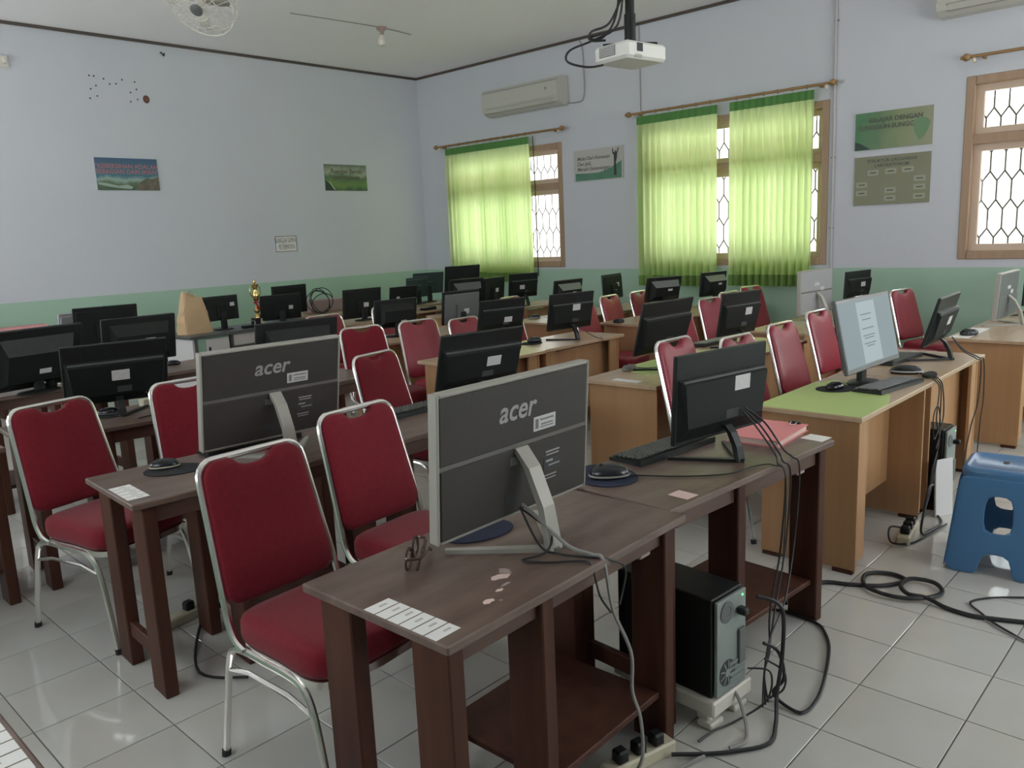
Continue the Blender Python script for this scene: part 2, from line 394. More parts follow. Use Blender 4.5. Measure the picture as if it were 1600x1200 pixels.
struct('ceiling', G().box(((XL+XR)/2, (YB+YF)/2, ZC+0.06), (XR-XL+0.6, YF-YB+0.6, 0.12)), M['ceil'])
struct('wall_far', G().box(((XL+XR)/2, YF+0.1, ZC/2), (XR-XL+0.6, 0.2, ZC)), M['wall'])
gb = G(); xx = XL-0.3
for n, x0, x1, z0, z1 in WINB_ADDED:
    gb.box(((xx+x0)/2, YB-0.1, ZC/2), (x0-xx, 0.2, ZC)); gb.box(((x0+x1)/2, YB-0.1, z0/2), (x1-x0, 0.2, z0)); gb.box(((x0+x1)/2, YB-0.1, (z1+ZC)/2), (x1-x0, 0.2, ZC-z1)); xx = x1
gb.box(((xx+XR+0.3)/2, YB-0.1, ZC/2), (XR+0.3-xx, 0.2, ZC))
struct('wall_back', gb, M['wall'])
for n, x0, x1, z0, z1 in WINB_ADDED:  # unseen windows, added so fill light reaches the far wall
    g = G(); f = 0.075
    for x in (x0+f/2, x1-f/2): g.box((x, YB-0.06, (z0+z1)/2), (f, 0.14, z1-z0), None, 0.006)
    for z in (z0+f/2, z1-f/2): g.box(((x0+x1)/2, YB-0.06, z), (x1-x0-2*f, 0.14, f), None, 0.006)
    rw = struct('window_%d' % n, g, M['win_wood'])  # added unseen window, there only for the fill light
    obj('transom', G().box(((x0+x1)/2, YB-0.06, z0+(z1-z0)*0.66), (x1-x0-2*f, 0.12, 0.08), None, 0.005), M['win_wood'], rw)
    obj('pane', G().box(((x0+x1)/2, YB-0.07, (z0+z1)/2), (x1-x0-2*f, 0.005, z1-z0-2*f)), M['glass'], rw)
def holed_wall(name, x, wins, t=0.2):
    g = G(); ys = sorted(wins, key=lambda q: q[1]); y = YB
    sgn = 1 if x > 0 else -1; xc = x+sgn*t/2
    for n, y0, y1, z0, z1 in ys:
        g.box((xc, (y+y0)/2, ZC/2), (t, y0-y, ZC))
        g.box((xc, (y0+y1)/2, z0/2), (t, y1-y0, z0)); g.box((xc, (y0+y1)/2, (z1+ZC)/2), (t, y1-y0, ZC-z1))
        y = y1
    g.box((xc, (y+YF)/2, ZC/2), (t, YF-y, ZC))
    return struct(name, g, M['wall'])
holed_wall('wall_right', XR, WIN+WINR)
holed_wall('wall_left', XL, WINL)
struct('trim_1', G().box(((XL+XR)/2, YF-0.012, ZC-0.016), (XR-XL, 0.022, 0.03)), M['trim'])
struct('trim_2', G().box((XR-0.012, (YB+YF)/2-0.02, ZC-0.016), (0.022, YF-YB-0.05, 0.03)), M['trim'])

# windows
def grille(g, x, y0, y1, z0, z1, s=0.115, zz=None):
    """elongated honeycomb of flat bars"""
    r_ = 0.0070
    n = int((y1-y0)/s); s = (y1-y0)/n
    d, v_ = 0.085, 0.17
    def bar(a, b): g.tube([a, b], r_, 4)
    z = z0; row = 0
    bar((x, y0, z0+0.01), (x, y1, z0+0.01)); bar((x, y0, z1-0.01), (x, y1, z1-0.01))
    while z < z1-0.02:
        zt = min(z+v_, z1)
        off = 0 if row % 2 == 0 else 0.5
        for i in range(n+1):
            y = y0+(i+off)*s
            if y <= y1+1e-6: bar((x, y, z), (x, y, zt))
        z = zt
        if z+d > z1: break
        for i in range(n+1):
            y = y0+(i+off)*s
            for q in (-0.5, 0.5):
                yy = y+q*s
                if y0-1e-6 <= yy <= y1+1e-6 and y0-1e-6 <= y <= y1+1e-6: bar((x, y, z), (x, yy, z+d))
        z += d; row += 1
def window(n, x, y0, y1, z0, z1, sgn, bars=True):
    tz = z0+(z1-z0)*0.66
    f = 0.075; xc = x+sgn*0.06
    g = G()
    g.box((xc, y0+f/2, (z0+z1)/2), (0.14, f, z1-z0), None, 0.006); g.box((xc, y1-f/2, (z0+z1)/2), (0.14, f, z1-z0), None, 0.006)
    g.box((xc, (y0+y1)/2, z0+f/2), (0.15, y1-y0-2*f, f), None, 0.006); g.box((xc, (y0+y1)/2, z1-f/2), (0.14, y1-y0-2*f, f), None, 0.006)
    root = struct('window_%d' % n, g, M['win_wood'])
    ya, yb = y0+f, y1-f
    obj('transom', G().box((xc-sgn*0.004, (ya+yb)/2, tz), (0.13, yb-ya, 0.085), None, 0.005), M['win_wood'], root)
    for za, zb in ((z0+f, tz-0.042), (tz+0.042, z1-f)):
        h = 0.06; sg = G(); xs = xc+sgn*0.02; a, b = ya, yb
        sg.box((xs, a+h/2, (za+zb)/2), (0.04, h, zb-za)); sg.box((xs, b-h/2, (za+zb)/2), (0.04, h, zb-za))
        sg.box((xs, (a+b)/2, za+h/2), (0.04, b-a-2*h, h)); sg.box((xs, (a+b)/2, zb-h/2), (0.04, b-a-2*h, h))
        s_ = obj('sash', sg, M['sash'], root)
        obj('pane', G().box((xs, (a+b)/2, (za+zb)/2), (0.005, b-a-2*h, zb-za-2*h)), M['glass'], s_)
    if bars:
        gg = G(); grille(gg, x+sgn*0.145, y0+0.02, y1-0.02, z0+0.02, tz-0.02); grille(gg, x+sgn*0.145, y0+0.02, y1-0.02, tz+0.02, z1-0.02)
        o_ = obj('grille', gg, M['iron'], root)
    return root
for n, y0, y1, z0, z1 in WIN: window(n, XR, y0, y1, z0, z1, 1)
for n, y0, y1, z0, z1 in WINR: window(n, XR, y0, y1, z0, z1, 1, False)
for n, y0, y1, z0, z1 in WINL: window(n, XL, y0, y1, z0, z1, -1, False)

# outside: paving, roof overhang, boundary wall
struct('ground', G().box((3, 4, -0.5), (60, 60, 0.2)), M['ground_out'])
ev = struct('trim_3', G().box((XR+0.85, (YB+YF)/2, 3.06), (1.3, YF-YB+2, 0.08)), M['eave'])
struct('wall_outside', G().box((XR+5.2, 4, 1.4), (0.2, 40, 3.6)), M['plaster_out'])

# ------------------------------------------------------------------ furniture builders
def dark_table(loc, rz, label, stickers=0, W=1.0, D=0.5, legs=(-0.44, -0.125, 0.445)):
    t = thing('brown_table', (loc[0], loc[1], 0), R(rz), label, 'table', 'dark brown wooden tables')
    obj('tabletop', G().box((0, 0, 0.728), (W, D, 0.024), None, 0.004), M['brown_top'], t)
    obj('apron', G().box((0, -0.205, 0.683), (0.90, 0.022, 0.064), None, 0.003), M['brown_edge'], t)
    obj('apron', G().box((0, 0.205, 0.683), (0.90, 0.022, 0.064), None, 0.003), M['brown'], t)
    for x in legs:
        for y in (-0.172, 0.172):
            obj('leg', G().box((x, y*1.0, 0.358), (0.048, 0.122, 0.716), None, 0.004), M['brown'], t)
    obj('stretcher', G().box((legs[0], 0, 0.15), (0.024, 0.235, 0.06), None, 0.003), M['brown'], t)
    obj('shelf', G().box(((legs[1]+legs[2])/2, 0, 0.165), (legs[2]-legs[1]-0.05, 0.42, 0.022), None, 0.003), M['brown'], t)
    obj('bracket', G().box((0.36, -0.196, 0.642), (0.055, 0.020, 0.018), None, 0.004), M['taupe'], t)
    for k in range(stickers):
        y = 0.0-k*0.0415
        s_ = obj('label_sticker', G().box((-0.452, y, 0.7403), (0.074, 0.037, 0.0008)), M['white'], t)
        obj('printed_line', G().box((-0.447+0.004*(k % 3), y, 0.7409), (0.022, 0.007, 0.0004)), M['label_grey'], s_)
    return t
def beech_desk(loc, rz, label, W=1.0, strips=(-1, 1), mx0=None, my=-0.14):
    t = thing('beech_desk', (loc[0], loc[1], 0), R(rz), label, 'desk', 'pale beech computer desks')
    obj('desktop', G().box((0, 0, 0.7285), (W, 0.5, 0.023), None, 0.003), M['beech_top'], t)
    h = W/2
    for s in (-1, 1):
        p = obj('end_panel', G().box((s*(h-0.055), 0.0, 0.367), (0.018, 0.45, 0.70), None, 0.002), M['beech'], t)
        obj('foot', G().box((s*(h-0.055), -0.17, 0.0085), (0.03, 0.09, 0.017)), M['brown'], p)
        obj('foot', G().box((s*(h-0.055), 0.17, 0.0085), (0.03, 0.09, 0.017)), M['brown'], p)
        if s in strips: obj('front_strip', G().box((s*(h-0.112), -0.212, 0.385), (0.095, 0.018, 0.664), None, 0.002), M['beech'], t)
    xm0 = -h+0.066 if mx0 is None else mx0; xm1 = h-0.066
    obj('modesty_panel', G().box(((xm0+xm1)/2, my, 0.44), (xm1-xm0, 0.016, 0.50), None, 0.002), M['beech'], t)
    tr = obj('keyboard_tray', G().box((0, 0.11, 0.62), (W-0.18, 0.22, 0.016), None, 0.002), M['beech'], t)
    return t

# chair prototype (faces -Y)
def make_chair():
    t = empty('chair', (0, 0, 0))
    fab = M['red']
    out = []
    N = 32
    for i in range(N):
        a = 2*PI*i/N; c, q = math.cos(a), math.sin(a); e = 0.34
        x = 0.214*math.copysign(abs(c)**e, c); y = 0.225*math.copysign(abs(q)**e, q)
        if y > 0: x *= 0.95
        else: y *= 1.0+0.05*(1-abs(x)/0.212)
        out.append((x, y-0.045))
    obj('seat', G().layers(out, [(0.420, 0.955), (0.428, 0.99), (0.445, 1.005), (0.480, 1.0), (0.495, 0.975), (0.504, 0.92), (0.509, 0.75), (0.511, 0.4)]), fab, t, True)
    rim = G(); rim.layers(out, [(0.388, 0.93), (0.391, 0.97), (0.414, 0.97), (0.419, 0.94)])
    obj('seat_rim', rim, M['chrome'], t, True)
    # backrest, in the plane of the back tubes
    def bp(s): return (0.185+0.125*s/0.45, 0.50+0.44*s/0.45)   # y, z along the back
    half = lambda s: 0.201-0.024*s/0.45
    o2 = [(-half(0.02)+0.06, 0.012), (half(0.02)-0.06, 0.012)]
    o2 += arc2(half(0.06)-0.05, 0.062, 0.05, -90, 0, 4)[1:]
    o2 += [(half(0.2), 0.2), (half(0.32), 0.32)]
    o2 += arc2(half(0.40)-0.058, 0.397, 0.058, 0, 86, 5)
    o2 += [(0.085, 0.455), (0.072, 0.447), (0.055, 0.431), (0.030, 0.423), (0, 0.421), (-0.030, 0.423), (-0.055, 0.431), (-0.072, 0.447), (-0.085, 0.455)]
    o2 += arc2(-half(0.40)+0.058, 0.397, 0.058, 94, 180, 5)
    o2 += [(-half(0.32), 0.32), (-half(0.2), 0.2)]
    o2 += arc2(-half(0.06)+0.05, 0.062, 0.05, 180, 270, 4)[:-1]
    ang = math.atan2(0.44, 0.125)
    T = T3(0, 0.185, 0.50) @ Matrix.Rotation(ang, 4, 'X')
    obj('backrest', G().layers(o2, [(-0.014, 0.96), (-0.010, 0.99), (0.0, 0.995), (0.010, 0.992), (0.017, 0.978), (0.022, 0.94), (0.026, 0.80), (0.028, 0.5)], T), fab, t, True)
    obj('back_cover', G().layers(o2, [(-0.020, 0.90), (-0.0155, 0.95)], T), M['red_back'], t, True)
    # tubes
    P = []
    hw = lambda s: 0.206-0.024*s/0.45
    side = [(-hw(-0.06), 0.10, 0.408), (-hw(-0.04), 0.145, 0.425), (-hw(0), 0.18, 0.475), (-hw(0.06), *bp(0.06)), (-hw(0.2), *bp(0.2)), (-hw(0.38), *bp(0.385))]
    top = []
    for k in range(1, 6):
        a = R(180-90*k/5); r_ = 0.055
        s_ = 0.395+r_*math.sin(a); top.append((-hw(0.40)+r_+r_*math.cos(a), *bp(s_)))
    left = side+top
    right = [(-x, y, z) for x, y, z in reversed(left)]
    pts = smooth_path(side, 3)[:-1]
    pts = pts+[Vector(side[-1])]+[Vector(q) for q in top]
    full = pts+[Vector((-q.x, q.y, q.z)) for q in reversed(pts)]
    obj('back_frame', G().tube(full, 0.0115, 8), M['chrome'], t, True)
    for s in (-1, 1):
        rear = smooth_path([(s*0.213, 0.272, 0.0), (s*0.208, 0.232, 0.20), (s*0.205, 0.20, 0.345), (s*0.204, 0.165, 0.392), (s*0.204, 0.10, 0.404), (s*0.204, 0.0, 0.402)], 4)
        front = smooth_path([(s*0.215, -0.285, 0.0), (s*0.209, -0.245, 0.20), (s*0.206, -0.21, 0.335), (s*0.204, -0.165, 0.388), (s*0.204, -0.10, 0.401), (s*0.204, 0.0, 0.402)], 4)
        for nm, q in (('leg', rear), ('leg', front)):
            l = obj(nm, G().tube(q, 0.0115, 8), M['chrome'], t, True)
            d = (Vector(q[1])-Vector(q[0])).normalized()
            obj('foot_cap', G().tube([Vector(q[0]), Vector(q[0])+d*0.022], 0.0145, 8), M['rubber'], l)
        obj('stretcher', G().tube([(s*0.206, 0.208, 0.315), (s*0.205, 0.10, 0.338), (s*0.205, -0.10, 0.338), (s*0.2065, -0.216, 0.315)], 0.007, 6), M['chrome'], t, True)
    return t
chair0 = make_chair(); chair_used = [False]
LIT_MESH = {}
def chair(tx, ty, rz, label, sc=1.0, lit_copy=None):
    """tx, ty = where the middle of the top rail stands"""
    r_ = R(rz); off = 0.305
    if lit_copy is None: lit_copy = tx > 3.7  # window-side chairs take the red with light in its colour
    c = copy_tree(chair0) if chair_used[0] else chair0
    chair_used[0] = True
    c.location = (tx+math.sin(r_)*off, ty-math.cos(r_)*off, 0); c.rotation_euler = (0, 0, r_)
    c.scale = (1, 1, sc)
    if lit_copy:
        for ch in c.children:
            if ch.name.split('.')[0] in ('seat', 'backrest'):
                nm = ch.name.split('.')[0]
                if nm not in LIT_MESH:
                    LIT_MESH[nm] = ch.data.copy(); LIT_MESH[nm].materials.clear(); LIT_MESH[nm].materials.append(M['red_vinyl'])
                ch.data = LIT_MESH[nm]
    tag(c, label, 'chair', 'red padded chairs with chrome frames')
    return c

# monitors: local origin on the desk under the panel centre, screen faces +Y, back faces -Y
def v_stand(t, mt, apex, zneck, yneck, spread=0.19, reach=0.225, wide=0.03, neck_w=0.05):
    for s in (-1, 1):
        a = Vector((0, apex, 0.006)); b = Vector((s*spread, apex+reach, 0.006))
        d = (b-a).normalized(); n_ = Vector((-d.y, d.x, 0))*wide/2
        g = G(); v = []
        for z in (0.0, 0.012):
            for q in (a+n_-d*0.01, a-n_-d*0.01, b-n_*0.6, b+n_*0.6): v.append((q.x, q.y, z))
        g.add(v, [(3, 2, 1, 0), (4, 5, 6, 7), (0, 1, 5, 4), (1, 2, 6, 5), (2, 3, 7, 6), (3, 0, 4, 7)])
        obj('stand_foot', g, mt, t)
    v = []; nx = 0.0
    for k, (y, z, hw, th) in enumerate([(apex, 0.004, neck_w/2, 0.02), (apex+0.22*(yneck-apex), zneck*0.45, neck_w/2*0.9, 0.022), (apex+0.62*(yneck-apex), zneck*0.82, neck_w/2*0.95, 0.02), (yneck, zneck, neck_w/2, 0.016)]):
        v += [(-hw, y-th/2, z), (hw, y-th/2, z), (hw, y+th/2, z), (-hw, y+th/2, z)]
    f = [(3, 2, 1, 0), (12, 13, 14, 15)]
    for i in range(3):
        for k in range(4):
            f.append((i*4+k, i*4+(k+1) % 4, i*4+4+(k+1) % 4, i*4+4+k))
    obj('stand_neck', G().add(v, f), mt, t)
def disc_stand(t, mt, zneck, y=-0.02, rx=0.13, ry=0.085):
    obj('stand_base', G().lathe([(1, 0), (1, 0.006), (0.93, 0.012), (0.3, 0.016)], 20, T3(0, y, 0), rx, ry), mt, t, True)
    obj('stand_neck', G().box((0, y-0.012, zneck/2+0.006), (0.065, 0.03, zneck), None, 0.006), mt, t)
def monitor(kind, x, y, zc, yw, tilt, W, H, label, group, sticker=(0.08, 0.02), tone=None, brandtext=None, on=False, stand='v'):
    t = thing('monitor', (x, y, 0.74), R(yw), label, 'monitor', group)
    P = T3(0, 0, zc) @ Matrix.Rotation(R(tilt), 4, 'X')
    def lab(n, cx, cz, w_, h_, yb, mt=None):
        return obj(n, G().box((cx, yb-0.0006, cz), (w_, 0.0012, h_), P), mt or M['white_label'], t)
    if kind == 'aio':
        sh = {'pale': M['aio_pale'], 'mid': M['grey_mon']}.get(tone, M['aio_grey'])
        b = 0.010
        g = G()
        for s in (-1, 1):
            g.box((s*(W/2-b/2), 0.0, 0), (b, 0.034, H), P, 0.003); g.box((0, 0.0, s*(H/2-b/2)), (W-2*b, 0.034, b), P, 0.003)
        obj('frame', g, M['silver'], t)
        obj('screen', G().box((0, 0.012, 0), (W-2*b, 0.008, H-2*b), P), M['glass_dark'], t)
        zs = 0.01*H
        obj('upper_back_panel', G().box((0, -0.004, (H/2-b+zs+0.006)/2), (W-2*b, 0.024, H/2-b-zs-0.006), P, 0.002), sh, t)
        obj('groove_strip', G().box((0, -0.003, zs), (W-2*b, 0.022, 0.012), P), M['groove'], t)
        obj('lower_back_panel', G().box((0, -0.006, (-H/2+b+zs-0.006)/2), (W-2*b, 0.028, H/2-b+zs-0.006), P, 0.002), sh, t)
        if brandtext:
            text('logo', 'acer', 0.215*H, M['logo'], t, P @ T3(-0.012, -0.0165, 0.27*H) @ ROTB, shear=0.22, bold=0.0014, extrude=0.0005)
            st = lab('asset_sticker', 0.17*W, 0.125*H, 0.155*W, 0.105*H, -0.016)
            obj('sticker_print', G().box((0.115*W, -0.0178, 0.125*H), (0.02*W, 0.0006, 0.07*H), P).box((0.185*W, -0.0178, 0.15*H), (0.095*W, 0.0006, 0.012*H), P).box((0.185*W, -0.0178, 0.115*H), (0.085*W, 0.0006, 0.010*H), P).box((0.185*W, -0.0178, 0.095*H), (0.09*W, 0.0006, 0.008*H), P), M['ink_grey'], st)
            s2 = lab('black_rating_label', 0.225*W, -0.20*H, 0.125*W, 0.10*H, -0.020, M['ink'])
            obj('label_print', G().box((0.20*W, -0.0218, -0.175*H), (0.05*W, 0.0006, 0.016*H), P).box((0.235*W, -0.0218, -0.21*H), (0.08*W, 0.0006, 0.010*H), P), M['logo'], s2)
            obj('white_text_line', G().box((0.225*W, -0.0206, -0.105*H), (0.10*W, 0.0008, 0.012*H), P).box((0.225*W, -0.0206, -0.13*H), (0.09*W, 0.0008, 0.010*H), P).box((0.21*W, -0.0206, -0.285*H), (0.09*W, 0.0008, 0.010*H), P).box((0.21*W, -0.0206, -0.31*H), (0.08*W, 0.0008, 0.008*H), P), M['logo'], t)
            lab('small_blue_sticker', -0.045*W, -0.09*H, 0.05*W, 0.06*H, -0.020, M['vent'])
            obj('port_recess', G().box((-0.05*W, -0.0206, -0.36*H), (0.10*W, 0.001, 0.06*H), P), M['ink'], t)
        else:
            lab('asset_sticker', 0.0*W, 0.17*H, 0.15*W, 0.07*H, -0.016); lab('asset_sticker', 0.17*W, 0.06*H, 0.13*W, 0.08*H, -0.016)
        yb = (P @ Vector((0, -0.02, 0.0*H))); v_stand(t, M['silver'], -0.125, yb.z, yb.y+0.004)
    elif kind == 'slim':
        obj('frame', G().box((0, 0, 0), (W, 0.018, H), P, 0.004), M['black'], t)
        obj('screen', G().box((0, 0.0095, 0.008), (W-0.03, 0.002, H-0.045), P), M['glass_dark'], t)
        # lower housing with a sloping ledge on top
        zt = 0.20*H; zb = -H/2+0.012; hw = W/2-0.012; d0, d1 = -0.009, -0.036
        v = [(-hw, d0, zt+0.012), (hw, d0, zt+0.012), (hw-0.012, d1, zt-0.008), (-hw+0.012, d1, zt-0.008),
             (-hw+0.03, d1, zb+0.05), (hw-0.03, d1, zb+0.05), (hw, d0, zb), (-hw, d0, zb)]
        g = G().add(v, [(0, 3, 2, 1), (3, 4, 5, 2), (4, 7, 6, 5), (0, 7, 4, 3), (1, 2, 5, 6)], P)
        obj('back_housing', g, M['black2'], t)
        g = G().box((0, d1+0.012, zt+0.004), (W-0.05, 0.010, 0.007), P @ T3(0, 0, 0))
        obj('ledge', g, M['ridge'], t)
        lab('asset_sticker', sticker[0]*W, sticker[1]*H, 0.17*W, 0.17*H, d1)
        obj('port_recess', G().box((0.06*W, d1-0.0005, -0.24*H), (0.14*W, 0.001, 0.10*H), P), M['ink'], t)
        yb = P @ Vector((0, d1, -0.36*H))
        v_stand(t, M['black'], yb.y-0.06, yb.z, yb.y, 0.16, 0.20, 0.026, 0.036)
    elif kind == 'bulge':
        obj('frame', G().box((0, 0, 0), (W, 0.026, H), P, 0.005), M['black'], t)
        obj('screen', G().box((0, 0.0135, 0.006), (W-0.04, 0.002, H-0.05), P), M['glass_dark'], t)
        hw, zt, zb = 0.40*W, 0.36*H, -0.44*H; d0, d1 = -0.013, -0.068
        v = [(-hw, d0, zt), (hw, d0, zt), (hw*0.86, d1, zt-0.22*H), (-hw*0.86, d1, zt-0.22*H),
             (-hw*0.86, d1, zb+0.05), (hw*0.86, d1, zb+0.05), (hw, d0, zb), (-hw, d0, zb)]
        obj('back_housing', G().add(v, [(3, 4, 5, 2), (4, 7, 6, 5), (0, 7, 4, 3), (1, 2, 5, 6)], P), M['black2'], t)
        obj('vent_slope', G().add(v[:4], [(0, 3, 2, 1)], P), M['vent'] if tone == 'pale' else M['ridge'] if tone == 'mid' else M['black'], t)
        lab('asset_sticker', sticker[0]*W, sticker[1]*H, 0.13*W, 0.08*H, d1)
        yb = P @ Vector((0, d1+0.02, -0.3*H)); disc_stand(t, M['black'], yb.z, yb.y+0.02)
    else:
        sh = {'grey': M['grey_mon'], 'pale': M['aio_pale'], 'teal': M['teal']}.get(tone, M['black2'])
        fr = sh if tone in ('pale', 'teal') else M['black']
        if on:
            fr = M['ridge']
        obj('frame', G().box((0, 0, 0), (W, 0.022, H), P, 0.004), fr, t)
        obj('back_cover', G().box((0, -0.016, -0.01), (W*0.94, 0.014, H*0.9), P, 0.006), sh, t)
        obj('mount_block', G().box((0, -0.030, -0.12*H), (W*0.34, 0.02, H*0.45), P, 0.006), sh, t)
        if on:
            s_ = obj('lit_screen', G().box((0, 0.0115, 0.004), (W-0.022, 0.002, H-0.042), P), M['scr'], t)
            # the page and its lines; seen from the front, +X of the screen is the reader's left
            obj('page', G().box((0.0, 0.0129, 0.0), (W*0.34, 0.0006, H-0.06), P), M['scr_page'], s_)
            gl = G()
            for z, w_ in ((0.10, 0.20), (0.07, 0.16), (0.02, 0.22), (-0.02, 0.22), (-0.035, 0.18), (-0.065, 0.22), (-0.08, 0.14)):
                gl.box((0.02*W, 0.0134, z*0.9), (w_*W, 0.0004, 0.006), P)
            obj('text_lines', gl, M['scr_line'], s_)
        else:
            obj('screen', G().box((0, 0.0115, 0.006), (W-0.03, 0.002, H-0.045), P), M['glass_dark'], t)
            if sticker:
                lab('asset_sticker', sticker[0]*W, sticker[1]*H, 0.13*W, 0.15*H, -0.0405 if abs(sticker[0]) < 0.16 and -0.33 < sticker[1] < 0.1 else -0.0235)
        yb = P @ Vector((0, -0.02, -0.15*H)); disc_stand(t, M['black'], yb.z, yb.y, 0.11, 0.075)
    return t

# ------------------------------------------------------------------ tables and desks
dark_table((-0.175, 1.45), 180, 'dark brown table cut off at the lower left corner, white stickers at its end', 5)
t_near = dark_table((1.503, 1.462), 1.5, 'nearest dark brown table, with spectacles and six white stickers on it', 6, 0.985, 0.53)
for k, (px_, py_, w_, d_) in enumerate(((-0.285, -0.185, 0.016, 0.012), (-0.262, -0.205, 0.006, 0.005), (-0.225, -0.165, 0.012, 0.006), (-0.19, -0.155, 0.020, 0.006), (-0.165, -0.115, 0.030, 0.016), (-0.135, -0.105, 0.016, 0.022))):
    g_ = G(); n_ = 9; rr_ = random.Random(k)
    q_ = [(px_+w_*rr_.uniform(0.6, 1.2)*math.cos(2*PI*i/n_), py_+d_*rr_.uniform(0.5, 1.3)*math.sin(2*PI*i/n_)) for i in range(n_)]
    g_.add([(x, y, 0.7401) for x, y in q_]+[(x, y, 0.7406) for x, y in q_], [tuple(range(n_))[::-1], tuple(range(n_, 2*n_))]+[(i, (i+1) % n_, n_+(i+1) % n_, n_+i) for i in range(n_)])
    obj('paint_chip', g_, M['taupe'] if k % 2 else M['pages'], t_near)
dark_table((2.545, 1.476), -4, 'dark brown table carrying the pink folder, joined to the nearest table', 0, 1.07, 0.5, (-0.505, -0.10, 0.475))
dark_table((1.505, 2.95), -3, 'dark brown table on the left with five white stickers beside a mouse', 5)
dark_table((2.545, 2.90), 0, 'dark brown table behind the second front chair, under a black keyboard')
dark_table((0.485, 4.33), 0, 'dark brown table at the left edge whose two end planks show')
dark_table((1.57, 4.315), -4, 'dark brown table behind the leftmost chair with a mouse and small box')
dark_table((2.625, 4.345), 3, 'dark brown table behind the chair next to the large grey screen')
dark_table((1.45, 5.83), 0, 'dark brown table with the black cup and a grey ball mouse')
dark_table((2.49, 5.765), 2, 'dark brown table in front of the white desk with the paper bag')
dark_table((2.50, 7.12), 0, 'dark brown table almost hidden in the fifth row at left')
dark_table((2.35, 9.25), 0, 'dark brown table against the far wall below the blue poster')

beech_desk((3.965, 1.482), 0, 'beech desk at the aisle with lime sheet and lit screen', 1.0, (-1,), None, -0.05)
beech_desk((4.985, 1.487), 0, 'beech desk beside the black tower, with the edge-on black monitor', 1.0, (1,), -0.17)
beech_desk((4.115, 2.64), 2, 'beech desk with a grey mouse and small white sticker on its corner')
beech_desk((5.14, 2.66), 0, 'beech desk behind the chair with the shining top pad')
beech_desk((3.99, 4.065), 0, 'short beech desk whose left end shows behind the front grey screen', 0.8)
beech_desk((4.895, 4.085), 0, 'beech desk whose shining top carries a monitor on an angled foot')
beech_desk((4.68, 5.53), 0, 'beech desk under the grey backed square monitor', 1.3)
beech_desk((6.625, 1.39), 0, 'beech desk at the right edge with mouse and white papers')
beech_desk((7.64, 1.39), 0, 'beech desk at the right edge nearest the window wall, mostly cut off')
beech_desk((6.47, 2.82), 0, 'beech desk under the pale grey screen on a silver leg')
beech_desk((7.49, 2.82), 0, 'beech desk below the two green notice boards')
beech_desk((6.62, 4.28), 0, 'beech desk with a plain end panel behind the bright topped desk', 1.3)
beech_desk((7.76, 4.28), 0, 'beech desk under the gap between the two wide curtains', 0.96)
beech_desk((6.25, 5.22), 0, 'beech desk with a black mouse on blue paper at its end')
beech_desk((7.27, 5.22), 0, 'beech desk holding the turned monitor below the white slogan board')
beech_desk((6.31, 6.53), 0, 'beech desk fifth from the front, its end panel beside the grey monitor')
beech_desk((7.33, 6.55), 0, 'beech desk below the partly uncovered far window')
beech_desk((4.94, 7.12), 0, 'beech desk behind a square black monitor left of the far corner')
beech_desk((6.00, 7.44), 0, 'beech desk with dark clutter near the far corner')
beech_desk((7.02, 7.44), 0, 'beech desk under the tallest black monitor before the left curtain')
beech_desk((6.97, 8.17), 0, 'beech desk in the far corner under two dull blue screens')
beech_desk((5.73, 8.48), 0, 'beech desk at the far wall with the coil of cables', 1.3)

# white desk with the trophy
t = thing('office_desk', (3.50, 7.56, 0), R(6), 'white office desk with dark grey edge, holding the trophy and paper bag', 'desk')
obj('desktop', G().box((0.8, 0.275, 0.725), (1.62, 0.56, 0.03), None, 0.004), M['desk_grey'], t)
obj('side_panel', G().box((0.03, 0.275, 0.355), (0.02, 0.52, 0.71)), M['desk_white'], t)
obj('corner_post', G().box((0.055, 0.01, 0.355), (0.026, 0.02, 0.71)), M['desk_grey'], t)
obj('side_panel', G().box((1.57, 0.275, 0.355), (0.02, 0.52, 0.71)), M['desk_white'], t)
obj('cabinet_body', G().box((0.255, 0.29, 0.36), (0.37, 0.50, 0.70)), M['desk_mint'], t)
d_ = obj('door', G().box((0.30, 0.032, 0.38), (0.26, 0.018, 0.62), None, 0.002), M['desk_white'], t)
obj('handle', G().box((0.205, 0.018, 0.58), (0.018, 0.02, 0.07), None, 0.004), M['black'], d_)
obj('divider', G().box((0.46, 0.10, 0.40), (0.025, 0.18, 0.62)), M['desk_grey'], t)
obj('drawer', G().box((0.92, 0.05, 0.645), (0.86, 0.02, 0.11), None, 0.003), M['desk_white'], t)
obj('rail', G().box((0.92, 0.052, 0.575), (0.86, 0.02, 0.016)), M['desk_grey'], t)
obj('keyboard_shelf', G().box((0.62, 0.12, 0.50), (0.28, 0.20, 0.03)), M['desk_grey'], t)
obj('back_board', G().box((1.1, 0.16, 0.45), (0.75, 0.015, 0.24)), M['peach'], t)

